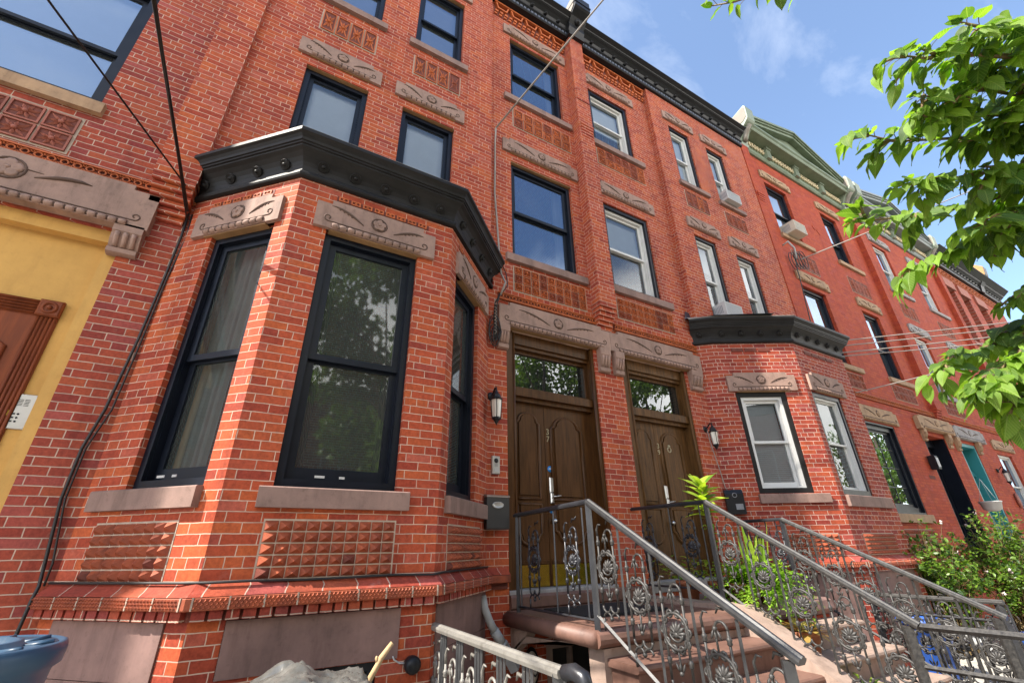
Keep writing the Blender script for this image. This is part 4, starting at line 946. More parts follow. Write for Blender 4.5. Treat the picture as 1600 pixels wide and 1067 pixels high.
mb = MB(); mb.box(W, 2.52, 2.60, 1.22, 1.40, -1.3, 1.02); mb.box(W, 2.60, 4.18, 1.24, 1.39, .2, 1.02); mb.sideprism(W, [(.02, 1.02), (.36, 1.02), (.30, .96), (.14, .86), (.02, .80)], 2.50, 2.60); mb.sideprism(W, [(1.22, 1.02), (.95, 1.02), (.22, .90), (.1, .82), (.1, .86), (.3, .97)], 2.5, 2.53); build('support', mb, 'stone_pale', ST1)
mb = MB(); mb.sideprism(W, [(1.18, 1.20), (1.40, 1.19), (3.02, .20), (3.02, -.2), (1.18, -.2)], 4.18, 4.40); mb.box(W, 4.18, 4.40, 0, 1.18, -.2, 1.19); build('cheek_wall', mb, 'stone_pale', ST1)
solo('doormat', (lambda m: (m.box(W, 2.75, 3.75, .25, .92, 1.153, 1.172), m)[1])(MB()), 'mat', (3.2, -.55, 1.15), 'black rubber doormat on the landing before door 37', 'doormat')
ST2 = thing('stone_stoop', (5.2, -1, GZ), 'sunlit pinkish stone stoop crowded with potted plants, leading up to door 39', 'stoop')
mb = MB(); mb.sideprism(W, [(.0, 1.0), (1.20, 1.0), (1.24, 1.05), (1.22, 1.13), (1.18, 1.15), (0, 1.152)], 4.405, 6.05); build('platform', mb, 'stone2', ST2)
mb = MB(); steps(mb, 4.41, 6.0, -1.2, 1.15, 5, .19, .30); build('tread', mb, 'stone_pale', ST2)
mb = MB(); mb.box(W, 4.42, 6.0, .05, 1.18, 0, .99); build('support', mb, 'brick_bay', ST2)
# ------------------------------------------------------------------ ornate iron railings
def ornament_mesh():
    mb = MB(); w = .084; H = .70
    F = lambda x, z, y=0: (0 + y, x, z)          # lies in the local YZ plane, local Y runs along the rail
    def arc(cx, cz, r, a0, a1, n=9): return [F(cx + r * math.cos(a0 + (a1 - a0) * i / n), cz + r * math.sin(a0 + (a1 - a0) * i / n)) for i in range(n + 1)]
    pi = math.pi; r = .0085
    mb.tube([F(-w, .10), F(-w, .58)], r, 6); mb.tube([F(w, .10), F(w, .58)], r, 6); mb.tube([F(0, .46), F(0, .60)], r * .8, 6); mb.tube([F(0, .13), F(0, .26)], r * .8, 6)
    mb.tube(arc(-w / 2, .58, w / 2, pi, 0) + [F(0, .56)], r, 6); mb.tube(arc(-w / 2, .10, w / 2, pi, 2 * pi), r, 6); mb.tube(arc(w / 2, .10, w / 2, pi, 2 * pi), r, 6)
    mb.tube([F(w, .58), F(w + .004, .63), F(w - .02, .665), F(w - .05, .66)], [r, r, r * .8, .004], 6)
    mb.tube([F(-w * .3, .66), F(-w * .5, .69), F(-w * .95, .685), F(-w * 1.25, .71)], [.004, .009, .009, .003], 6)
    mb.tube(arc(-w / 2, .015, w / 2, 0, pi * .9) , r * .9, 6); mb.tube(arc(w / 2, .015, w / 2, pi * .1, pi) + [], r * .9, 6); mb.tube([F(w, .02), F(w, -.06)], r, 6); mb.ball(F(0, .02), .016)
    for z in (.20, .53):
        for x in (-w, w): mb.lathe(F(x, z - .022), (0, 0, 1), [(r, 0), (.016, .008), (.013, .020), (.018, .028), (.009, .044)], 7)
    for z, s in ((.15, 1), (.575, -1)):           # small palmettes
        for k in (-1, 0, 1): mb.lathe(F(.014 * k, z), (0, .45 * k, s), [(.004, 0), (.012, .018), (.011, .034), (.002, .052)], 6, sq=.7)
        mb.ball(F(0, z - .008 * s), .014)
    c = .36
    mb.torus(F(0, c), (1, 0, 0), .100, .0105, 24, 6)
    for k in range(10):
        a = 2 * pi * k / 10; mb.torus(F(.100 * math.cos(a), c + .100 * math.sin(a)), (1, 0, 0), .020, .008, 8, 5)
    for k in range(9):                           # shell flower
        a = pi * (-.15 + 1.3 * k / 8); mb.lathe(F(0, c - .012), (.25, math.cos(a), math.sin(a)), [(.004, 0), (.013, .02), (.016, .048), (.003, .07)], 6, sq=.8)
    mb.ball(F(0, c - .02, .008), .02); mb.tube(arc(0, c, .055, pi * 1.1, pi * 1.9), .008, 6)
    me_o = build('rail_ornament', mb, 'iron2'); return me_o
ORN = ornament_mesh(); ORN_ME = ORN.data; bpy.data.objects.remove(ORN)
def ornament(par, x, y, z, mat, s=1., name='rail_ornament'):
    o = bpy.data.objects.new(name, ORN_ME); COL.objects.link(o); o.parent = par
    o.location = Vector((x, y, z)) - par.location; o.scale = (s, s, s)
    if mat:
        o.material_slots[0].link = 'OBJECT'; o.material_slots[0].material = M[mat]
    return o
ORN_ME.materials.clear(); ORN_ME.materials.append(M['iron2'])
def bar(name, par, a, b, r, mat, sq=True):
    mb = MB(); mb.tube([a, b], r * 1.25 if sq else r, 4 if sq else 8, smooth=not sq); return build(name, mb, mat, par)
def cap_rail(name, par, pts, w, t, mat):
    mb = MB()      # moulded flat rail following points in a plane x = const
    pts = [Vector(p) for p in pts]
    prof = [(-w, -t), (w, -t), (w * 1.15, -t * .2), (w * 1.05, t * .4), (w * .6, t * .55), (w * .3, t), (-w * .3, t), (-w * .6, t * .55), (-w * 1.05, t * .4), (-w * 1.15, -t * .2)]
    rows = []
    for i, p in enumerate(pts):
        d = (pts[min(i + 1, len(pts) - 1)] - pts[max(i - 1, 0)]).normalized(); side = d.cross(Vector((0, 0, 1))).normalized(); up = side.cross(d).normalized()
        rows.append([p + side * a + up * b for a, b in prof])
    k = len(prof); V = [v for r_ in rows for v in r_]; F = []
    for i in range(len(rows) - 1):
        for j in range(k): F.append((i * k + j, i * k + (j + 1) % k, (i + 1) * k + (j + 1) % k, (i + 1) * k + j))
    F += [tuple(range(k)), tuple(len(V) - k + j for j in range(k))]
    mb.mesh(V, F, 0, False); return build(name, mb, mat, par)
def railing(label, x, y0, yc, y1, zt0, zt1, zl, zend, base_land, matD='iron', matL='ironw', tail=0, startpost=True):
    # y0 wall end, yc landing corner, y1 foot of the slope; zt0/zt1 rail height on the landing, zend rail height at the foot
    t = thing('stair_railing', (x, (y0 + y1) / 2, GZ), label, 'railing', 'ornate iron stair railings')
    cap_rail('handrail', t, [(x, y0 + .02, zt0), (x, yc, zt1)], .026, .020, matD); cap_rail('handrail', t, [(x, yc, zt1), (x, y1 - .05, zend - .03 * 0)], .029, .023, matL)
    if startpost: bar('post', t, (x, y0 - .015, base_land), (x, y0 - .015, zt0), .017, matD)
    bar('post', t, (x, yc + .01, base_land), (x, yc + .01, zt1), .024, matD)
    sl = (zend - zt1) / (y1 - yc)
    bar('post', t, (x, y1 + .03, zend - .90), (x, y1 + .03, zend - .01), .030, matL)
    bar('bottom_rail', t, (x, y0, zl), (x, yc, zl), .009, matD)
    hb = zt1 - .84; bar('bottom_rail', t, (x, yc, hb + .02), (x, y1, hb + (zend - zt1) + .02), .011, matL)
    # landing bars and ornaments
    span = y0 - yc; n = 2
    for i in range(n):
        c = y0 - span * (i + .5) / n - .02
        ornament(t, x, c, zl + .06, 'iron', .98); bar('baluster', t, (x, c + span / n * .40, zl), (x, c + span / n * .40, zt0 - .01), .007, matD)
    bar('baluster', t, (x, yc + .10, zl), (x, yc + .10, zt0 - .01), .007, matD)
    L0 = yc - y1; n = max(3, round(L0 / .30)); q = L0 / n
    for i in range(n):
        c = yc - q * (i + .55); zz = zt1 + sl * (c - yc) - .84
        ornament(t, x, c, zz + .085, None if matL != 'iron' else 'iron2', 1.0)
        e = c + q * .48; ze = zt1 + sl * (e - yc); bar('baluster', t, (x, e, ze - .83), (x, e, ze - .02), .0095, matL)
    if tail:
        bar('lower_rail', t, (x, y1, zend - .005), (x + .03, y1 - tail, zend - .005), .018, matL); bar('lower_rail', t, (x, y1, zend - .25), (x + .03, y1 - tail, zend - .25), .013, matL)
        for i in range(3):
            c = y1 - .12 - .22 * i; ornament(t, x, c, zend - .95, None, .95); bar('baluster', t, (x, c - .11, .2), (x, c - .11, zend - .25), .008, matL)
    return t
railing('ornate iron railing on the open left edge of the brown stoop of door 37', 2.50, -.17, -1.39, -2.88, 2.03, 2.06, 1.20, 1.19, 1.13)
railing('ornate iron railing between the two stoops, running on level towards the street', 4.32, .10, -1.13, -2.66, 2.15, 2.14, 1.30, 1.17, 1.2, matL='iron2', tail=.75)
railing('ornate iron railing on the far right edge of the plant filled stoop', 6.14, -.25, -.83, -2.60, 2.01, 2.01, 1.2, 1.08, 1.1, matL='iron2')
def area_fence(label, x, y0, y1, z, zl, mat='ironp', curl=True):
    t = thing('iron_fence', (x, (y0 + y1) / 2, GZ), label, 'fence', 'low iron fences of the front areas')
    cap_rail('top_rail', t, [(x, y0, z), (x, y1, z)], .030, .022, mat); bar('post', t, (x, y0, GZ), (x, y0, z - .01), .028, 'iron'); bar('post', t, (x, y1 + .04, GZ), (x, y1 + .04, z - .01), .028, 'ironw')
    if curl:
        mb = MB(); mb.tube([(x, y1 - .01, z), (x + .01, y1 - .07, z + .012), (x + .015, y1 - .13, z - .002), (x + .012, y1 - .16, z - .045)], [.032, .034, .034, .026], 10); build('rail_end', mb, 'iron', t)
    bar('bottom_rail', t, (x, y0, zl), (x, y1, zl), .014, 'ironw')
    n = max(2, round((y0 - y1) / .30)); q = (y0 - y1) / n
    for i in range(n):
        c = y0 - q * (i + .4); ornament(t, x, c, z - .80, 'ironp' if curl else None, 1.05)
        for k in (.36, .5, .64): bar('baluster', t, (x, c - q * k, zl), (x, c - q * k, z - .02), .008, 'ironw')
    return t
area_fence('low iron fence with pale weathered top rail beside the front bay of black windows', 1.385, -.80, -2.50, 1.20, .35)
f2 = area_fence('low grey iron fence in front of the smaller bay beyond the stoops', 6.77, -1.30, -2.48, 1.15, .35, 'iron2', False)
bar('middle_rail', f2, (6.77, -1.3, .98), (6.77, -2.48, .98), .012, 'ironw')
f3 = thing('iron_fence', (16.5, -2.2, GZ), 'black ornate iron stoop railing by the teal door', 'fence')
bar('top_rail', f3, (16.4, -.3, 1.62), (16.4, -2.4, 1.62), .03, 'ironw'); bar('bottom_rail', f3, (16.4, -.3, .8), (16.4, -2.4, .8), .02, 'iron')
for i in range(6): ornament(f3, 16.4, -.5 - .33 * i, .88, 'iron', 1.0)
# ------------------------------------------------------------------ wall fittings
def lantern(x, d, z, label, s=1.0, tall=True):
    t = thing('wall_lantern', (x, -d + .12, z), label, 'wall lamp', 'lanterns beside the front doors')
    mb = MB(); mb.lathe(W.p(x, d - .14, z + .12 * s), (0, -1, 0), [(.055 * s, 0), (.055 * s, .012), (.035 * s, .03), (.012, .035)], 14)
    mb.tube([W.p(x, d - .12, z + .12 * s), W.p(x, d - .07, z + .16 * s), W.p(x, d - .03, z + .20 * s), W.p(x, d, z + .175 * s), W.p(x, d, z + .14 * s)], .011 * s, 8)
    build('arm', mb, 'blackm', t)
    mb = MB(); mb.lathe(W.p(x, d, z + .04 * s), (0, 0, 1), [(.075 * s, 0), (.078 * s, .008 * s), (.055 * s, .03 * s), (.05 * s, .06 * s), (.028 * s, .085 * s), (.022 * s, .10 * s), (.008, .125 * s), (.012, .14 * s), (.002, .17 * s)], 8, smooth=False)
    mb.lathe(W.p(x, d, z - .185 * s), (0, 0, -1), [(.05 * s, -.02), (.05 * s, 0), (.03 * s, .02 * s), (.02 * s, .04 * s), (.012 * s, .05 * s), (.002, .075 * s)], 8, smooth=False)
    for k in range(4):
        a = k * math.pi / 2 + .4; mb.tube([W.p(x + .065 * s * math.cos(a), d + .065 * s * math.sin(a), z + .045 * s), W.p(x + .048 * s * math.cos(a), d + .048 * s * math.sin(a), z - .19 * s)], .005 * s, 5)
    build('cap', mb, 'blackm', t)
    mb = MB(); mb.lathe(W.p(x, d, z - .185 * s), (0, 0, 1), [(.043 * s, 0), (.055 * s, .10 * s), (.061 * s, .225 * s)], 8, smooth=False); build('glass', mb, 'frost', t)
lantern(2.285, .13, 3.24, 'black carriage lantern on brick beside the dark door 37')
lantern(6.10, .13, 3.27, 'black carriage lantern with dangling wires right of the worn brown door 39', .92)
lantern(18.69, .15, 3.42, 'small black lantern on brick beyond the teal door', 1.1)
t = thing('wall_lamp', (14.2, 0, 3.2), 'black box floodlight on painted brick beside the black door', 'wall lamp')
mb = MB(); mb.bevbox(W, 14.12, 14.30, .02, .16, 3.28, 3.60); mb.box(W, 14.16, 14.26, .0, .03, 3.3, 3.5); build('housing', mb, 'blackm', t)
mb = MB(); mb.box(W, 14.145, 14.275, .161, .168, 3.33, 3.55); build('lens', mb, 'white', t)
t = thing('mailbox', (2.305, -.06, 1.9), 'charcoal mailbox with silver lid and oval badge left of door 37', 'mailbox')
mb = MB(); mb.sideprism(W, [(.03, 1.895), (.125, 1.895), (.13, 1.91), (.13, 2.205), (.03, 2.215)], 2.175, 2.44); build('body', mb, 'mailgrey', t)
mb = MB(); mb.sideprism(W, [(.025, 2.215), (.138, 2.207), (.140, 2.225), (.1, 2.236), (.025, 2.240)], 2.17, 2.445); build('lid', mb, 'steel', t)
mb = MB(); mb.lathe(W.p(2.305, .130, 2.13), (0, -1, 0), [(.055, 0), (.055, .004), (.046, .008), (.044, .005), (.001, .007)], 18, sq=1.0)
for v in mb.v: v.z = 2.13 + (v.z - 2.13) * .62; v.x = 2.305 + (v.x - 2.305) * 1.25
mb.box(W, 2.275, 2.335, .136, .1385, 2.122, 2.14); build('badge', mb, 'plate', t)
t = thing('mailbox', (6.3, -.1, 2.1), 'black wall mailbox half hidden by the pot plant right of door 39', 'mailbox')
mb = MB(); mb.sideprism(FA, [(.02, 2.12), (.12, 2.12), (.14, 2.40), (.10, 2.46), (.02, 2.47)], -.06, .19); build('body', mb, 'blackm', t)
mb = MB(); mb.box(FA, .06, .16, .13, .138, 2.18, 2.26); mb.torus(FA.p(.07, .141, 2.38), FA.p(0, 1, 0) - FA.p(0, 0, 0), .03, .006, 12, 4); build('badge', mb, 'grille', t)
t = thing('intercom', (2.335, 0, 2.46), 'silver door intercom with round camera eye beside door 37', 'intercom')
mb = MB(); mb.bevbox(W, 2.288, 2.385, .0, .03, 2.465, 2.66, .006); build('housing', mb, 'plate', t)
mb = MB(); mb.lathe(W.p(2.336, .03, 2.61), (0, -1, 0), [(.027, 0), (.025, .004), (.012, .006), (.001, .009)], 14); build('camera_eye', mb, 'blackm', t)
mb = MB(); mb.box(W, 2.312, 2.36, .030, .034, 2.49, 2.53)
for i in range(3): mb.box(W, 2.315, 2.357, .030, .0325, 2.548 + i * .012, 2.553 + i * .012, 1)
build('button', mb, ['white', 'grille'], t)
t = thing('entry_phone', (-1.62, .1, 2.57), 'grey steel entry phone panel with speaker slots on the yellow wall', 'intercom')
mb = MB(); mb.bevbox(W, -1.685, -1.560, -.122, -.105, 2.565, 2.83, .004); build('plate', mb, 'plate', t)
mb = MB()
for i in range(5):
    for c in (-1.648, -1.612): mb.box(W, c - .014, c + .014, -.105, -.1035, 2.74 + i * .011, 2.744 + i * .011)
mb.cut()
for i in range(3): mb.lathe(W.p(-1.632, -.1055, 2.62 + i * .028), (0, -1, 0), [(.008, 0), (.007, .003)], 10); mb.box(W, -1.664, -1.648, -.105, -.1035, 2.614 + i * .028, 2.626 + i * .028); mb.cut()
for a in (-1.677, -1.568):
    for z in (2.575, 2.82): mb.lathe(W.p(a, -.105, z), (0, -1, 0), [(.005, 0), (.004, .002)], 8); mb.cut()
build('button', mb, 'blackm', t)
mb = MB(); mb.box(W, -1.70, -1.685, -.125, -.10, 2.66, 2.70); build('latch', mb, 'brass', t)
def air_con(x0, x1, z0, z1, d0, d1, label, body='white', tilt=0):
    t = thing('air_conditioner', ((x0 + x1) / 2, -d0, z0), label, 'air conditioner', 'window air conditioners')
    mb = MB(); mb.sideprism(W, [(d0 - .1, z0 + tilt), (d1, z0), (d1, z1), (d0 - .1, z1 + tilt)], x0, x1); ring(mb, W, x0, x1, z0, z1, .02, d1, d1 + .008)
    build('housing', mb, body, t)
    mb = MB(); mb.box(W, x0 + .03, x1 - .03, d1 + .001, d1 + .003, z0 + .03, z1 - .03, 0)
    n = int((x1 - x0 - .06) / .022)
    for i in range(n): mb.box(W, x0 + .03 + i * .022, x0 + .038 + i * .022, d1 + .003, d1 + .007, z0 + .03, z1 - .03, 1)
    build('grille', mb, ['grille', body], t)
    mb = MB()
    for i in range(7): mb.box(W, x0 - .004, x0, d0 + .02 + i * .03, d0 + .034 + i * .03, z0 + .06, z1 - .06)
    build('side_vent', mb, 'grille', t)
air_con(6.93, 7.43, 5.52, 5.80, .06, .33, 'white window air conditioner just above the small bay roof')
air_con(8.20, 8.70, 8.91, 9.18, .06, .28, 'white window air conditioner on the upper sill beside the sage cornice house')
air_con(10.98, 11.52, 9.11, 9.42, -.05, .28, 'beige window air conditioner jutting from the painted red house', 'acbeige')
# ------------------------------------------------------------------ cables
def wire(name, pts, r, mat, label, group=None, sag=0, cat='cable'):
    P = [Vector(p) for p in pts]
    if len(P) == 2 and sag:
        a, b = P; P = [a.lerp(b, i / 14) - Vector((0, 0, 4 * sag * (i / 14) * (1 - i / 14))) for i in range(15)]
    mb = MB(); mb.tube(P, r, 6); return solo(name, mb, mat, P[0], label, cat, group)
def ext(a, b, k): a = Vector(a); b = Vector(b); return tuple(a + (b - a) * k)
c0 = [(-1.069, -.03, 4.73), (-1.06, -.03, 4.456), (-1.068, -.03, 3.958), (-1.085, -.03, 3.355), (-1.12, -.03, 2.746), (-1.165, -.03, 2.44), (-1.168, -.03, 2.076), (-1.12, -.03, 1.665), (-1.10, -.05, 1.53), (-1.10, -.09, 1.45), (-1.12, -.07, 1.1), (-1.13, -.03, .6)]
wire('wall_cable', c0, .011, 'cable', 'thick black cable running down the brick between yellow recess and front bay', 'cables down the wall beside the yellow recess')
wire('wall_cable', [(x + .028 + .012 * math.sin(i * 2), y, z) for i, (x, y, z) in enumerate(c0[:9])], .007, 'cable', 'thinner black cable strung alongside the thick one by the front bay', 'cables down the wall beside the yellow recess')
lc = [BL.p(t, .035, 1.547) for t in (.02, .3, .7, 1.1)] + [BF.p(t, .032 + .012 * math.sin(t * 9), 1.545 + .004 * math.sin(t * 7)) for t in (.05, .3, .6, .9, 1.2, 1.5)] + [BR.p(t, .03, 1.55) for t in (.1, .5, .9, 1.2)]
wire('ledge_cable', lc, .0085, 'cable', 'black cable lying along the brick ledge under the front bay')
a1 = (-1.129, -.2, 4.921); b1 = (-1.129 - (3.48 - 1.129) * .35 + .2, -.2 - 1.6, 5.0)
def ray_pt(a, u, r): return tuple(Vector(u) * r)
wire('overhead_wire', [(-1.129, -.2, 4.921), ext((-1.129, -.2, 4.921), (-1.779, -1.735, 4.92), 4)], .008, 'cable', 'thin black overhead wire crossing the large upper left window', 'overhead service wires')
wire('overhead_wire', [(-1.056, -.15, 4.674), ext((-1.056, -.15, 4.674), (-1.278, -1.838, 5.227), 4)], .014, 'cable', 'thick twisted black overhead wire dropping to the left end of the front bay', 'overhead service wires')
wire('overhead_wire', [(-1.045, -.13, 4.60), ext((-1.045, -.15, 4.62), (-1.26, -1.838, 5.227), 4)], .007, 'cable', 'second strand of the overhead wire beside the front bay end', 'overhead service wires')
wire('overhead_wire', [(2.27, -.15, 7.806), ext((2.27, -.15, 7.806), (3.4, -1.99, 9.65), 3.2)], .015, 'cable_g', 'grey twisted overhead wire against the sky above the tall middle windows', 'overhead service wires')
wire('drop_cable', [(2.27, -.15, 7.806), (2.31, -.04, 7.6), (2.315, -.03, 7.0), (2.31, -.03, 6.576), (2.35, -.03, 6.0), (2.374, -.03, 5.644), (2.39, -.03, 5.3), (2.40, -.06, 5.11), (2.36, -.25, 4.85), (2.31, -.2, 4.68)], .014, 'cable_g', 'grey service cable hanging down the brick to the right end of the front bay')
mb = MB()
for k in range(7):
    ph = U(0, 6); rr = U(.05, .10); zc = U(4.12, 4.28); xc = 2.29 + U(-.02, .04); L_ = U(.10, .2)
    mb.tube([(xc + rr * .8 * math.cos(a) * (.6 + .4 * math.sin(ph)), -.06 - .02 * k / 3 - .02 * math.sin(a + ph), zc + L_ * math.sin(a)) for a in [2 * math.pi * i / 16 for i in range(17)]], .0065, 5)
mb.tube([(2.31, -.2, 4.70), (2.285, -.10, 4.6), (2.28, -.08, 4.4), (2.30, -.07, 4.1)], .013, 6); mb.tube([(2.30, -.2, 4.68), (2.30, -.11, 4.55), (2.31, -.09, 4.3), (2.26, -.08, 4.05)], .008, 6)
mb.tube([(2.31, -.2, 4.68), (2.42, -.2, 4.85), (2.44, -.12, 5.1), (2.43, -.05, 5.25)], .007, 5)
solo('cable_coil', mb, 'cable', (2.29, -.06, 4.2), 'coiled black cable bundle beside the door lintel under the bay cornice', 'cable')
mb = MB(); P = []
for i in range(60):
    f = i / 59; P.append((2.285 + .014 * math.cos(i * 1.1), -.105 + .014 * math.sin(i * 1.1), 4.66 - .5 * f))
mb.tube(P, .005, 5); solo('twisted_wire', mb, 'cable_g', (2.285, -.1, 4.4), 'pale wire wound round the hanging cable bundle', 'cable')
wire('drop_cable', [(10.62, -.2, 8.1), (10.60, -.16, 7.9), (10.55, -.16, 7.5), (10.42, -.16, 6.74), (10.30, -.16, 6.04), (10.25, -.16, 5.3)], .012, 'cable', 'black cable running down the painted red front past the small bay roof')
mb = MB()
for k in range(5):
    ph = U(0, 6); mb.tube([(10.66 + .10 * k * .5 + .16 * math.cos(a) * U(.9, 1.1), -.1 - .04 * k, 8.1 + .26 * math.sin(a)) for a in [2 * math.pi * i / 14 for i in range(15)]], .009, 5)
mb.tube([(10.45, -.08, 8.52), (10.5, -.2, 8.58), (10.62, -.24, 8.4), (10.64, -.2, 8.1)], .022, 7, 1)
solo('cable_coil', mb, ['cable', 'pvc'], (10.6, -.1, 8.1), 'tangle of wires and grey weatherhead on the painted red front', 'cable')
wire('overhead_wire', [(10.75, -.2, 8.1), ext((10.75, -.2, 8.1), (11.69, -.92, 8.52), 7)], .013, 'cable_g', 'pale overhead wire sloping up from the tangle on the painted red front', 'overhead service wires')
for k, (z0, z1, lb) in enumerate(((5.90, 6.50, 'uppermost pale wire crossing the lower red front'), (5.80, 6.36, 'second pale wire crossing the lower red front'), (5.66, 6.18, 'third pale wire crossing the lower red front'), (5.60, 6.02, 'fourth pale wire crossing the lower red front'), (4.74, 5.80, 'lowest pale wire, rising steeply from beside the small bay'))):
    wire('overhead_wire', [(10.9 + .1 * k, -.15, z0), ext((10.9 + .1 * k, -.15, z0), (15.2, -2.4, z1), 2.2)], .012, 'cable_g', lb + ' towards the tree', 'overhead service wires', sag=.05)
wire('lantern_wire', [(6.11, -.02, 3.36), (6.13, -.03, 3.1), (6.19, -.035, 2.8), (6.24, -.035, 2.5), (6.26, -.05, 2.45)], .007, 'cable_g', 'thin grey wire hanging below the lantern right of door 39')
# drain, bulkhead lamp, security light
t = thing('downspout', (2.25, -.15, .9), 'grey plastic drain elbow sloping from the bay to the stoop', 'drain pipe')
mb = MB(); mb.tube([(2.15, -.10, 1.30), (2.16, -.13, 1.2), (2.20, -.16, 1.09), (2.26, -.16, 1.0)], .036, 12); build('elbow', mb, 'pvc', t)
mb = MB(); mb.tube([(2.245, -.16, 1.02), (2.33, -.16, .91)], .045, 12); mb.tube([(2.325, -.16, .915), (2.345, -.16, .89)], .049, 12); build('joint', mb, 'pvc', t)
mb = MB(); mb.tube([(2.33, -.16, .905), (2.47, -.16, .70)], .058, 4, smooth=False); build('outlet', mb, 'pvc', t)
t = thing('bulkhead_lamp', (2.73, 0, .62), 'oval caged bulkhead lamp on brick under the stoop landing', 'wall lamp')
mb = MB(); mb.lathe(W.p(2.73, .0, .66), (0, -1, 0), [(.075, 0), (.075, .02), (.062, .05), (.03, .075), (.002, .08)], 16)
for v in mb.v: v.z = .66 + (v.z - .66) * 1.9
build('glass', mb, 'frost', t)
mb = MB(); mb.torus(W.p(2.73, .02, .66), (0, -1, 0), .078, .012, 20, 6)
for k in (-1, 0, 1): mb.tube([W.p(2.73 + .045 * k, .03, .61), W.p(2.73 + .03 * k, .09, .66), W.p(2.73 + .045 * k, .03, .71)], .005, 5)
mb.torus(W.p(2.73, .085, .66), (0, -1, 0), .03, .005, 12, 5)
for v in mb.v: v.z = .66 + (v.z - .66) * 1.9
build('cage', mb, 'blackm', t)
t = thing('security_light', (1.21, -.9, .98), 'round black sensor light on the brick pier below the front bay', 'wall lamp')
mb = MB(); mb.lathe(BF.p(1.385, .0, .99), (0, -1, .0), [(.052, 0), (.056, .03), (.056, .06), (.04, .085), (.002, .09)], 14); build('body', mb, 'blackm', t)
mb = MB(); mb.tube([BF.p(1.36, .02, 1.0), BF.p(1.30, .012, 1.005), BF.p(1.26, .01, 1.03), BF.p(1.25, .01, 1.05)], .006, 5); build('wire', mb, 'white', t)
# ------------------------------------------------------------------ blue bin, tarpaulin, stick
t = thing('trash_bin', (-.90, -1.57, GZ), 'large round blue plastic bin at the lower left corner', 'bin')
mb = MB(); c = (-.90, -1.57, GZ - .02)
mb.lathe(c, (0, 0, 1), [(.235, 0), (.25, .02), (.30, 1.0), (.31, 1.10), (.335, 1.12), (.340, 1.17), (.333, 1.195), (.318, 1.20), (.305, 1.19)], 48); build('body', mb, 'blue', t)
mb = MB(); mb.lathe((c[0], c[1], GZ + 1.15), (0, 0, 1), [(.31, 0), (.30, .025), (.20, .012), (.19, .04), (.17, .042), (.16, .018), (.05, .02), (.04, .035), (.001, .036)], 40)
for k in range(10):
    a = k * 2 * math.pi / 10; mb.tube([(c[0] + .20 * math.cos(a), c[1] + .20 * math.sin(a), GZ + 1.165), (c[0] + .295 * math.cos(a), c[1] + .295 * math.sin(a), GZ + 1.178)], .010, 5)
build('lid', mb, 'blue', t)
mb = MB(); nx, ny = 110, 64; V = []
from mathutils import noise
for j in range(ny + 1):
    for i in range(nx + 1):
        u, v = i / nx, j / ny; x = -.25 + 1.25 * u; y = -1.98 + .80 * v
        prof = 1.03 + .13 * math.exp(-((u - .50) / .17) ** 2) + .07 * math.exp(-((u - .76) / .10) ** 2) - .52 * max(0, u - .80) / .2 - .55 * max(0, .22 - u) / .22
        ed = min(v, 1 - v); z = prof - .62 * max(0, .20 - ed) / .20 * (1 if ed < .20 else 0)
        def crease(px, py, k): q = 1 - abs(noise.noise((px, py, k))) * 2.6; return max(0, q) ** 2
        n1 = noise.noise((x * 3.2, y * 3.2, 1)); c1 = crease(x * 4 + y * 3, y * 6 - x * 2.5, 4); c2 = crease(x * 9 - y * 5, y * 11 + x * 4, 9); c3 = crease(x * 2.5, y * 14, 15)
        V.append((x + .012 * n1, y + .012 * c1, z + .022 * n1 + .030 * c1 + .014 * c2 + .016 * c3 - .03))
mb.mesh(V, [(j * (nx + 1) + i, j * (nx + 1) + i + 1, (j + 1) * (nx + 1) + i + 1, (j + 1) * (nx + 1) + i) for j in range(ny) for i in range(nx)])
solo('tarpaulin', mb, 'tarp', (.4, -1.7, .9), 'crumpled silver grey tarpaulin draped over something below the front bay', 'tarpaulin')
mb = MB(); mb.tube([(.74, -1.3, .3), (.79, -1.3, .9), (.815, -1.3, 1.0), (.87, -1.3, 1.09), (.885, -1.3, 1.12), (.945, -1.31, 1.195)], [.019, .018, .019, .017, .018, .014], 8); mb.tube([(.872, -1.3, 1.095), (.858, -1.3, 1.125), (.86, -1.3, 1.135)], [.012, .009, .005], 6)
solo('broken_stick', mb, 'stick', (.8, -1.3, .6), 'broken bare wooden stick poking up beside the tarpaulin', 'stick')
def barrel(x, y, z, r, hh, label):
    t = thing('blue_barrel', (x, y, z), label, 'bin', 'bright blue bins')
    mb = MB(); mb.lathe((x, y, z), (0, 0, 1), [(r * .84, 0), (r * .86, .02), (r * .97, hh * .9), (r * 1.06, hh * .91), (r * 1.06, hh * .95), (r, hh)], 28); build('body', mb, 'bluev', t)
    mb = MB(); mb.lathe((x, y, z + hh), (0, 0, 1), [(r * 1.02, 0), (r * .98, .03), (r * .3, .05), (.001, .05)], 28); build('lid', mb, 'bluev', t)
barrel(7.95, -1.25, GZ, .26, .62, 'bright blue bin by the brick corner behind the second stoop railing')
barrel(6.92, -2.70, GZ, .24, .66, 'bright blue bin behind ornate iron at the lower right corner')
barrel(7.35, -2.85, GZ, .24, .70, 'second bright blue bin at the right edge behind the low fence')
t = thing('drain_pipe', (6.95, -1.7, .5), 'grey plastic pipe lying aslant behind the stoop railings', 'drain pipe')
mb = MB(); mb.tube([(6.95, -2.3, .62), (7.7, -1.6, .78)], .05, 12); build('pipe', mb, 'pvc', t); mb = MB(); mb.tube([(7.3, -1.973, .695), (7.36, -1.917, .708)], .058, 12); build('collar', mb, 'mailgrey', t)
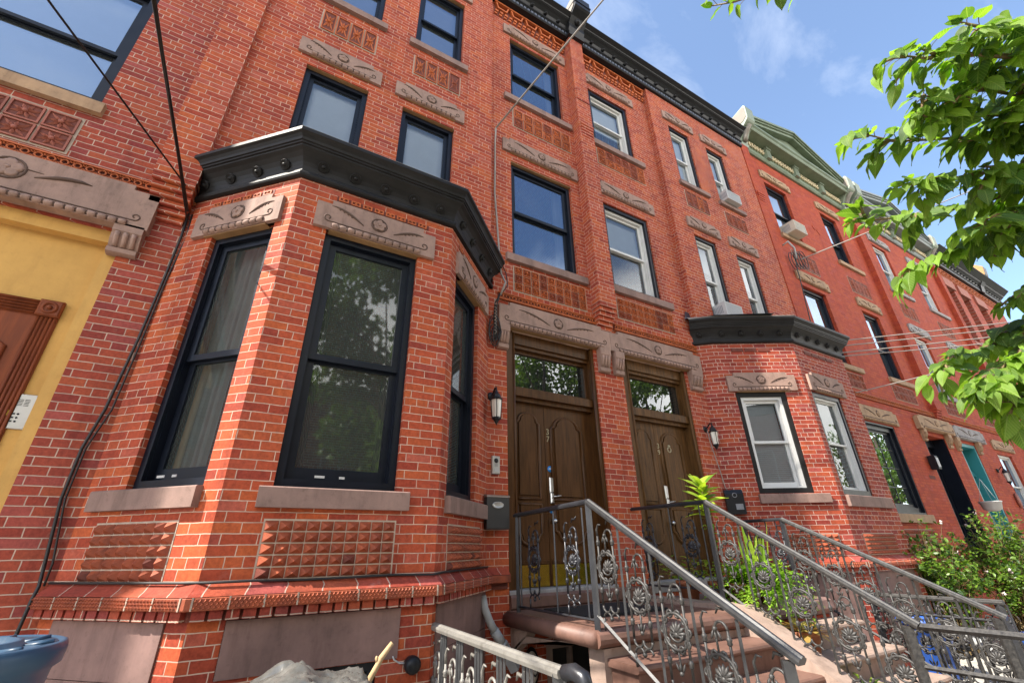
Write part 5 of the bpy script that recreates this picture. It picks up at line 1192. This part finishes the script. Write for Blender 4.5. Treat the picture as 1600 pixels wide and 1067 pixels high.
t = thing('downspout', (22.6, -.15, 3), 'white downspout on the far brick front', 'drain pipe'); mb = MB(); mb.tube([(22.6, -.12, 6), (22.6, -.12, 4.95), (22.5, -.2, 4.8), (22.5, -.2, .3)], .06, 8); build('pipe', mb, 'white', t)
t = thing('hanging_planter', (14.95, -.55, 2.35), 'white hanging planter on strings in front of the teal door', 'planter')
mb = MB(); mb.lathe((14.95, -.55, 2.33), (0, 0, 1), [(.09, 0), (.16, .04), (.19, .18), (.205, .19), (.205, .21), (.17, .21)], 18); build('pot', mb, 'white', t)
mb = MB()
for k in range(3):
    a = k * 2.1; mb.tube([(14.95 + .18 * math.cos(a), -.55 + .18 * math.sin(a), 2.53), (14.95, -.55, 3.05)], .003, 5)
build('string', mb, 'white', t)
mb = MB(); mb.lathe(W.p(19.55, .02, 3.0), (0, -1, 0), [(.16, 0), (.16, .03), (.001, .032)], 16)
for v in mb.v: v.x = 19.2 + (v.x - 19.55) * .8; v.z = 2.75 + (v.z - 3.0) * 1.3
solo('wall_plaque', mb, 'terra_p', (19.2, 0, 2.75), 'oval terracotta wall plaque beyond the teal door', 'plaque')
# ------------------------------------------------------------------ plants
def leaf(mb, base, dirv, nrm, L_, Wd, heart=True, curl=.25, fold=.18, m=0, fine=False):
    d = Vector(dirv).normalized(); s = d.cross(Vector(nrm)).normalized(); n = s.cross(d).normalized(); b = Vector(base)
    if fine: prof = [(0, .30), (.04, .66), (.14, .90), (.28, 1.0), (.44, .93), (.60, .72), (.75, .46), (.88, .19), (1.0, .0)]
    else: prof = [(0, .0), (.06, .62), (.25, 1.0), (.5, .86), (.75, .48), (1.0, .0)] if heart else [(0, .0), (.15, .55), (.4, 1.0), (.65, .85), (.85, .45), (1.0, .0)]
    cols = (-1, -.5, 0, .5, 1) if fine else (-1, 0, 1); V = []; UV = []; tw = U(-.25, .25); wv = U(0, 6)
    for f, w in prof:
        c = b + d * (L_ * f) - n * (curl * L_ * f * f)
        for q in cols:
            x = q * w * Wd * .5; up = fold * abs(x) + (.05 * Wd * math.sin(f * 9 + q * 2 + wv) * abs(q) if fine else 0) + x * tw * f
            bk = -.09 * L_ * abs(q) if heart and f < .1 else 0
            V.append(c + s * x + n * up + d * bk); UV.append((f, q * w))
    k = len(cols); F = []
    for i in range(len(prof) - 1):
        for q in range(k - 1): F.append((i * k + q, i * k + q + 1, (i + 1) * k + q + 1, (i + 1) * k + q))
    i0 = len(mb.v); mb.v += V
    for f in F: mb.f.append(tuple(i0 + x for x in f)); mb.uv.append([UV[x] for x in f]); mb.mi.append(m); mb.sm.append(True)
def rnd_dir(): 
    z = U(-1, 1); a = U(0, 2 * math.pi); r = math.sqrt(1 - z * z); return Vector((r * math.cos(a), r * math.sin(a), z))
# the near street tree: its trunk stands just out of view to the right, its leafy shoots hang into the picture
TB = [[(2.2, -4.62, 3.14), (2.02, -4.55, 3.19), (1.83, -4.45, 3.22), (1.69, -4.38, 3.18), (1.53, -4.32, 3.17)],
 [(2.42, -4.54, 3.0), (2.25, -4.44, 3.06), (2.07, -4.32, 3.08), (1.9, -4.19, 3.1), (1.69, -4.11, 3.13)],
 [(2.6, -4.48, 2.92), (2.43, -4.36, 2.96), (2.29, -4.2, 2.93), (2.12, -4.04, 2.93), (1.94, -3.91, 2.92)],
 [(2.49, -4.42, 2.71), (2.32, -4.32, 2.77), (2.19, -4.19, 2.72), (2.06, -4.08, 2.66), (1.93, -4.0, 2.61)],
 [(2.68, -4.31, 2.51), (2.54, -4.16, 2.49), (2.43, -4.07, 2.4), (2.29, -3.98, 2.35), (2.16, -3.89, 2.25)],
 [(2.55, -4.25, 2.29), (2.36, -4.15, 2.3), (2.19, -4.07, 2.22), (2.03, -3.99, 2.11)],
 [(2.34, -4.61, 3.14), (2.18, -4.5, 3.17), (2.02, -4.44, 3.17), (1.88, -4.35, 3.15), (1.71, -4.27, 3.14)],
 [(2.71, -4.36, 2.64), (2.45, -4.26, 2.59), (2.30, -4.22, 2.49)],
 [(2.18, -4.68, 3.28), (2.0, -4.6, 3.28), (1.85, -4.52, 3.23), (1.71, -4.45, 3.16)],
 [(2.33, -4.57, 3.06), (2.18, -4.47, 3.09), (2.03, -4.39, 3.11), (1.9, -4.32, 3.09), (1.77, -4.28, 3.07)],
 [(2.47, -4.46, 2.79), (2.29, -4.36, 2.81), (2.15, -4.28, 2.74), (2.0, -4.21, 2.69)],
 [(2.6, -4.28, 2.4), (2.44, -4.18, 2.38), (2.29, -4.1, 2.28), (2.15, -4.03, 2.17)],
 [(2.64, -4.2, 2.2), (2.47, -4.13, 2.22), (2.32, -4.08, 2.15), (2.17, -4.04, 2.08)],
 [(2.41, -4.51, 2.9), (2.24, -4.4, 2.94), (2.1, -4.3, 2.93), (1.96, -4.2, 2.9), (1.8, -4.11, 2.89)]]
TOP = [(2.1, -4.9, 3.55), (1.75, -4.62, 3.70), (1.58, -4.4, 3.77), (1.54, -4.25, 3.78), (1.48, -4.14, 3.81), (1.41, -4.04, 3.83), (1.35, -3.97, 3.86)]
tree = thing('street_tree', (4.6, -5.5, GZ), 'leafy street tree with large bright heart shaped leaves hanging in at the right', 'tree')
mb = MB(); mb.tube([(4.6, -5.5, .15), (4.58, -5.48, .9), (4.5, -5.4, 1.8), (4.42, -5.34, 2.6), (4.3, -5.3, 3.6), (4.25, -5.3, 5.0)], [.17, .14, .12, .10, .08, .05], 12); build('trunk', mb, 'bark', tree)
mb = MB()
hub = Vector((3.4, -5.0, 2.85))
HUBS = [Vector(q) for q in ((2.75, -4.85, 3.22), (2.85, -4.78, 2.98), (3.0, -4.62, 2.75), (3.05, -4.5, 2.5), (3.1, -4.5, 2.3))]
for q in HUBS: mb.tube([hub + Vector((.3, -.06, -.03)) * R(), hub.lerp(q, .55) + rnd_dir() * .04, q], [.024, .017, .011], 7)
mb.tube([(4.42, -5.34, 2.6), (3.9, -5.2, 2.75), hub], [.05, .04, .03], 8); mb.tube([(4.3, -5.3, 3.6), (3.2, -5.2, 3.6), TOP[0]], [.03, .02, .012], 8)
lv = MB()
def shoot(P, dens, L0, L1, back=0.):
    P = [Vector(p) for p in P]; P[-1] = P[-1].lerp(P[-2], back)
    mb.tube(P, [.0075 * (1 - .75 * i / (len(P) - 1)) + .001 for i in range(len(P))], 6)
    seg = [(P[i + 1] - P[i]).length for i in range(len(P) - 1)]; tot = sum(seg); n = max(4, int(tot * dens)); side = 1
    for i in range(n):
        s = tot * (i + R() * .6) / n; k = 0
        while k < len(seg) - 1 and s > seg[k]: s -= seg[k]; k += 1
        d = (P[k + 1] - P[k]).normalized(); q = P[k] + d * s; f = i / n; side = -side
        lat = d.cross(Vector((0, 0, 1))).normalized() * side
        L_ = (L0 + (L1 - L0) * f) * U(.7, 1.15)
        pd = (d * .5 + lat * U(.3, .9) + Vector((0, 0, U(-.5, .35)))).normalized(); pe = q + pd * U(.015, .045)
        mb.tube([q, q.lerp(pe, .5) + Vector((0, 0, .004)), pe], .0013, 4, cap=False)
        ld = (d * U(.25, .8) + lat * U(.1, .8) + Vector((0, 0, U(-.95, -.05)))).normalized()
        nr = (Vector((-.35, -.1, 1)) + rnd_dir() * .55).normalized()
        leaf(lv, pe, ld, nr, L_, L_ * U(.56, .70), True, U(.05, .45), U(.1, .4), 0, True)
    for q in range(2): leaf(lv, P[-1], (P[-1] - P[-2]).normalized() + rnd_dir() * .4, (0, 0, 1), L1 * .8, L1 * .5, True, .2, .3, 0, True)
for bi, P in enumerate(TB):
    v = Vector(P[0]); hub = min(HUBS, key=lambda q: (q - v).length); mb.tube([hub, hub.lerp(v, .5) + Vector((0, 0, .05)), v], [.02, .012, .008], 6)
    P = [Vector(p) for p in P]; P[-1] = P[-1].lerp(P[-2], .45)
    shoot(P, 68, .110, .058)
    for k in range(len(P) - 1):                # side shoots fill the crown
        for q in range(3 if k < 2 else 2):
            a = P[k].lerp(P[k + 1], R()); d = (P[k + 1] - P[k]).normalized(); o = rnd_dir(); o.z *= .6
            e = (d * .75 + o * .8).normalized(); Ls = U(.08, .16) * (1 - .12 * k)
            shoot([a, a + e * Ls * .5, a + e * Ls - Vector((0, 0, .015))], 48, .098, .058)
shoot(TOP[1:], 40, .085, .06)
build('branch', mb, 'twigm', tree); build('crown', lv, 'leaf', tree)
# fern, snake plant, dry croton and fig in pots on the second stoop
def pot(name, x, y, z, r, hh, label, cat='potted plant', mat='clay', grp='potted plants on the stoop'):
    t = thing(name, (x, y, z), label, cat, grp); mb = MB()
    mb.lathe((x, y, z), (0, 0, 1), [(r * .7, 0), (r * .94, hh * .8), (r * 1.05, hh * .82), (r * 1.05, hh), (r * .9, hh), (r * .88, hh * .9)], 20); build('pot', mb, mat, t)
    mb = MB(); mb.lathe((x, y, z + hh * .86), (0, 0, 1), [(r * .86, 0), (.001, .01)], 14); build('soil', mb, 'soil', t); return t
t = pot('fig_plant', 4.74, -.80, 1.15, .13, .20, 'tall thin stemmed fig with big glossy leaves before door 39')
mb = MB(); mb.tube([(4.74, -.80, 1.3), (4.72, -.79, 1.65), (4.75, -.78, 2.0), (4.74, -.78, 2.34)], [.013, .011, .009, .006], 8); build('stem', mb, 'stick', t)
mb = MB()
for i in range(28):
    z = 2.02 + .38 * (i / 28); a = i * 2.4; up = .2 + .9 * i / 28
    leaf(mb, (4.74, -.78, z), (math.cos(a), math.sin(a), up), (-.3, -.3, 1), U(.19, .29), U(.085, .125), False, U(.1, .4), .25, 0, True)
build('leaf', mb, 'leaf_pot', t)
mb = MB()
for i in range(10): leaf(mb, (4.73, -.80, U(1.72, 2.0)), (U(-1, 1), U(-1, .4), U(-.3, .5)), (0, 0, 1), U(.11, .17), .07, False, .3, .2)
build('lower_leaf', mb, 'leaf_pot', t)
t = pot('fern', 4.74, -1.08, 1.15, .17, .20, 'big bright green feathery fern spilling beside the middle railing'); mb = MB()
for i in range(240):
    a = U(0, 2 * math.pi); up = U(-.2, 1.1); L_ = U(.28, .60); o = Vector((4.74, -1.22, 1.36)); d = Vector((math.cos(a) * .7, math.sin(a) * 1.15, up)).normalized()
    P = [o + d * (L_ * f) - Vector((0, 0, .42 * L_ * f * f * (1.4 - up * .5))) for f in (0, .25, .5, .75, 1)]
    mb.tube(P, [.0025, .002, .0018, .0012, .0006], 3, cap=False)
    for k in range(24):
        f = .2 + .8 * k / 24; s = int(f * 4 - 1e-6); p = P[s].lerp(P[s + 1], f * 4 - s); dd = (P[s + 1] - P[s]).normalized(); sd = dd.cross(Vector((0, 0, 1)) + rnd_dir() * .5).normalized() * (1 if k % 2 else -1)
        e = p + (sd + dd * .5 + rnd_dir() * .4).normalized() * .060 * (1.15 - f * .6); w = dd * .013
        mb.mesh([p - w, p + w, e], [(0, 1, 2)], 0, False)
build('frond', mb, 'leaf_fern', t)
t = pot('snake_plant', 5.12, -1.02, 1.15, .15, .22, 'upright striped snake plant behind the fern'); mb = MB()
for i in range(13):
    a = i * 2.4; r = .02 + .007 * i; leaf(mb, (5.12 + r * math.cos(a), -1.02 + r * math.sin(a), 1.36), (.16 * math.cos(a), .16 * math.sin(a), 1), (math.cos(a), math.sin(a), .1), U(.36, .62), .055, False, -.03, .4)
build('leaf', mb, 'leaf_pot', t)
t = pot('croton_plant', 4.72, -1.62, .80, .13, .18, 'pot plant with yellow and orange dry leaves near the stoop foot'); mb = MB()
for i in range(34):
    a = U(0, 6.28); leaf(mb, (4.72 + .06 * math.cos(a), -1.62 + .06 * math.sin(a), .98), (math.cos(a), math.sin(a), U(-.3, 1.0)), (0, 0, 1), U(.12, .22), U(.05, .085), False, .35, .2)
build('leaf', mb, 'leaf_dry', t)
t = pot('spider_plant', 4.80, -2.0, .42, .13, .18, 'small trailing plant with narrow pale leaves on a lower step'); mb = MB()
for i in range(50):
    a = U(0, 6.28); leaf(mb, (4.80 + .05 * math.cos(a), -2.0 + .05 * math.sin(a), .6), (math.cos(a), math.sin(a), U(0, 1.0)), (0, 0, 1), U(.16, .3), .025, False, .5, .3)
build('leaf', mb, 'leaf_pot', t)
t = pot('leafy_pot_plant', 4.62, -.45, 1.15, .13, .20, 'dark leafy pot plant low behind the middle railing'); mb = MB()
for i in range(90):
    a = U(0, 6.28); L_ = U(.1, .42); o = Vector((4.62 + .2 * U(-1, 1), -.5 + .3 * U(-1, 1), 1.36 + L_ * U(0, .7))); leaf(mb, o, (math.cos(a), math.sin(a), U(-.2, .8)), (0, 0, 1), U(.07, .12), .05, True, .2, .2)
build('foliage', mb, 'leaf_pot', t)
# flowering bushes in the front area of the painted house
def bush(name, centre, rad, n, label, seed, grp='garden bushes by the painted house'):
    random.seed(seed); t = thing(name, (centre[0], centre[1], GZ), label, 'bush', grp); c = Vector(centre); sm = MB(); lm = MB(); fm = MB()
    for i in range(n):
        d = rnd_dir(); d.z = abs(d.z) * 1.0 - .25; e = c + Vector((d.x * rad[0], d.y * rad[1], d.z * rad[2])) * U(.55, 1.05) * (1.25 if R() < .12 else 1)
        b = Vector((c.x + U(-.3, .3), c.y + U(-.2, .2), GZ)); mdl = b.lerp(e, .55) + Vector((0, 0, .25)) + rnd_dir() * .12
        P = [b, mdl, e]; sm.tube(P, [.012, .007, .002], 4, cap=False)
        for k in range(16):
            f = U(.25, 1.0); p = (b.lerp(mdl, f * 2) if f < .5 else mdl.lerp(e, f * 2 - 1)) + rnd_dir() * .10
            ld = rnd_dir(); ld.z = ld.z * .5 - .1
            for q in range(3): leaf(lm, p + rnd_dir() * .04, ld + rnd_dir() * .5, (-.2, 0, 1) if R() < .7 else rnd_dir(), U(.05, .095), U(.028, .048), False, .2, .2)
        if i % 14 == 0:
            for q in range(4): fm.lathe(e + rnd_dir() * .02, rnd_dir(), [(.004, 0), (.022, .006), (.001, .008)], 6)
    build('stem', sm, 'twigm', t); build('foliage', lm, 'leaf_bush', t); build('flower', fm, 'flower', t); random.seed(seed + 1)
bush('rose_bush', (11.5, -1.35, 1.45), (1.15, .75, 1.05), 95, 'tall rose bush with pale flowers below the black door', 11)
bush('rose_bush', (9.75, -.95, 1.3), (.95, .5, .95), 75, 'dark leafy rose bush under the tall black window', 23)
bush('green_bush', (11.2, -2.05, .9), (1.1, .8, 1.0), 90, 'bright sunlit bush at the right edge behind the low fence', 31)
bush('green_bush', (20.3, -.9, 2.5), (.55, .5, .6), 30, 'small orange flecked bush at the far right below the far window', 37)
# ------------------------------------------------------------------ across the street (seen only as reflections in the glass)
def far_tree(x, y, H, rw, label, seed, nleaf=11500):
    random.seed(seed); t = thing('street_tree', (x, y, .17), label, 'tree', 'street trees across the road, mirrored in the glass')
    mb = MB(); mb.tube([(x, y, .1), (x + .1, y, H * .3), (x, y + .1, H * .6), (x + .1, y, H * .85)], [.18, .14, .09, .03], 8)
    cl = []
    for i in range(16):
        d = rnd_dir(); c = Vector((x + d.x * rw * .72, y + d.y * rw * .72, H * .62 + d.z * H * .30)); cl.append((c, U(.28, .45) * rw)); mb.tube([(x, y, H * U(.3, .6)), c], [.05, .015], 5, cap=False)
    build('trunk', mb, 'bark', t); lm = MB()
    for i in range(nleaf):
        c, r = random.choice(cl); d = rnd_dir(); p = c + d * r * (R() ** .4)
        leaf(lm, p, rnd_dir() + Vector((0, 0, -.5)), (-.2, 0, 1) if R() < .6 else rnd_dir(), U(.16, .27), U(.11, .17), True, .2, .2)
    build('crown', lm, 'leaf_far', t)
far_tree(3.2, -10.2, 13.0, 3.5, 'round tree mirrored in the big front bay window', 41)
far_tree(11.0, -11.5, 13.2, 3.6, 'tree mirrored in the fanlight over the dark door', 43)
far_tree(18.6, -12.4, 12.0, 2.8, 'tree mirrored in the fanlight over the worn brown door', 59, 6000)
far_tree(38.5, -10.0, 10.5, 5.0, 'green tree mirrored in the tall black window', 47)
far_tree(-7.0, -13., 8.5, 2.4, 'tree mirrored in the left windows', 53, 1500)
def far_house(x, wd, H, mat, label):
    t = thing('brick_house', (x, -20, .17), label, 'house', 'houses across the road, mirrored in the glass'); F2 = Frame((x + wd / 2, -20), (x - wd / 2, -20)); mb = MB(); hol = []
    for k in range(3):
        for z in (1.6, 4.6, 7.2): 
            if z + 1.8 < H: hol.append((wd * (k + .25) / 3, wd * (k + .72) / 3, z, z + 1.75))
    mb.wall(F2, 0, wd, 0, H, hol); mb.box(F2, 0, wd, -6, -.3, 0, H - .05); build('wall', mb, mat, t)
    mb = MB(); mb.sweep([(0, H - .5), (.1, H - .5), (.15, H - .2), (.4, H - .05), (.4, H), (-.3, H + .02)], [F2.p(0, 0, 0).xy, F2.p(wd, 0, 0).xy]); build('roof_cornice', mb, 'blackm', t)
    mb = MB()
    for hh in hol: ring(mb, F2, *hh, .07, -.14, -.08); mb.cut()
    build('window', mb, 'winwhite', t)
for k, (x, wd, H, m) in enumerate(((-9, 6, 8.6, 'brick_far'), (-3, 6, 9.2, 'brick_old'), (3, 6, 9.4, 'brick_far'), (9, 6, 8.8, 'brick_pale'), (15, 6, 9.3, 'brick_far'), (21, 6, 9.0, 'brick_old'), (28, 8, 9.3, 'brick_far'))):
    far_house(x, wd, H, m, 'low brick house across the road, %s in the mirrored row' % ('leftmost', 'second from left', 'third from left', 'fourth from left', 'third from right', 'second from right', 'rightmost')[k])
# ------------------------------------------------------------------ sky, sun, camera
EL = math.radians(48); AZ = math.radians(1.2)
to_sun = Vector((-math.cos(EL) * math.cos(AZ), math.cos(EL) * math.sin(AZ), math.sin(EL)))
w = bpy.data.worlds.new('World'); sc.world = w; w.use_nodes = True; nt = w.node_tree; nt.nodes.clear()
out = nt.nodes.new('ShaderNodeOutputWorld'); bg = nt.nodes.new('ShaderNodeBackground'); bg.inputs['Strength'].default_value = .11
sky = nt.nodes.new('ShaderNodeTexSky'); sky.sky_type = 'NISHITA'; sky.sun_disc = False; sky.sun_elevation = EL; sky.sun_rotation = math.atan2(to_sun.x, to_sun.y); sky.air_density = 1.0; sky.dust_density = .7; sky.ozone_density = 1.2
tc = nt.nodes.new('ShaderNodeTexCoord'); mp = nt.nodes.new('ShaderNodeMapping'); mp.inputs['Scale'].default_value = (1.0, 2.6, 2.2); mp.inputs['Rotation'].default_value = (.3, .5, .6)
nt.links.new(tc.outputs['Generated'], mp.inputs['Vector'])
nz = N(nt, 'ShaderNodeTexNoise', Scale=2.6, Detail=9, Roughness=.62, Distortion=.5); nt.links.new(mp.outputs['Vector'], nz.inputs['Vector'])
f = ramp(nt, nz.outputs['Fac'], [(.54, (0, 0, 0)), (.86, (.30, .30, .30))])
c = mixc(nt, .05, sky.outputs['Color'], (4.0, 4.5, 5.2)); c = mixc(nt, 1., c, (1.24, 1.30, 1.36), 'MULTIPLY'); c = mixc(nt, f, c, (6.5, 6.8, 7.3))
# a bank of bright unseen cloud behind the camera, added to brighten the fronts
sx = nt.nodes.new('ShaderNodeSeparateXYZ'); nt.links.new(tc.outputs['Generated'], sx.inputs[0])
def sstep(src, a, b):
    m = nt.nodes.new('ShaderNodeMapRange'); m.interpolation_type = 'SMOOTHSTEP'; m.inputs['From Min'].default_value = a; m.inputs['From Max'].default_value = b
    nt.links.new(src, m.inputs['Value']); return m.outputs['Result']
def mul(a, b):
    m = nt.nodes.new('ShaderNodeMath'); m.operation = 'MULTIPLY'; nt.links.new(a, m.inputs[0]); nt.links.new(b, m.inputs[1]); return m.outputs[0]
wob = N(nt, 'ShaderNodeTexNoise', Scale=3.0, Detail=8, Roughness=.6); nt.links.new(tc.outputs['Generated'], wob.inputs['Vector'])
zz = nt.nodes.new('ShaderNodeMath'); zz.operation = 'MULTIPLY_ADD'; zz.inputs[1].default_value = .35; nt.links.new(wob.outputs['Fac'], zz.inputs[0]); nt.links.new(sx.outputs['Z'], zz.inputs[2])
fill_bank = mul(mul(sstep(sx.outputs['Y'], -.10, -.42), sstep(zz.outputs[0], .80, .64)), ramp(nt, wob.outputs['Fac'], [(.30, (.35, .35, .35)), (.62, (1, 1, 1))]))
c = mixc(nt, fill_bank, c, (19.5, 18.3, 16.6)); nt.links.new(c, bg.inputs['Color']); nt.links.new(bg.outputs[0], out.inputs[0])
sd = bpy.data.lights.new('sun', 'SUN'); sd.energy = 5.0; sd.angle = math.radians(.5); sd.color = (1, .93, .82)
so = bpy.data.objects.new('sun', sd); COL.objects.link(so); so.location = (-20, -3, 30); so.rotation_euler = (-to_sun).to_track_quat('-Z', 'Y').to_euler()
cam = bpy.data.cameras.new('camera'); co = bpy.data.objects.new('camera', cam); COL.objects.link(co)
cam.sensor_width = 36; cam.lens = 687.136 / 1600 * 36; cam.clip_start = .05; cam.clip_end = 3000
p, y, r = math.radians(25.3242), math.radians(29.8627), math.radians(.9876)
fw = Vector((math.sin(y) * math.cos(p), math.cos(y) * math.cos(p), math.sin(p))); rt = Vector((math.cos(y), -math.sin(y), 0)); dn = -rt.cross(fw)
rx = rt * math.cos(r) + dn * math.sin(r); dx = -rt * math.sin(r) + dn * math.cos(r)
co.matrix_world = Matrix(((rx.x, -dx.x, -fw.x, 0), (rx.y, -dx.y, -fw.y, -4.5), (rx.z, -dx.z, -fw.z, 1.7), (0, 0, 0, 1)))
sc.camera = co
sc.view_settings.view_transform = 'Standard'; sc.view_settings.look = 'None'; sc.view_settings.exposure = 1.22; sc.view_settings.gamma = 1
sc.cycles.max_bounces = 8; sc.cycles.transparent_max_bounces = 12; sc.cycles.caustics_reflective = False; sc.cycles.caustics_refractive = False
sc.cycles.use_denoising = True
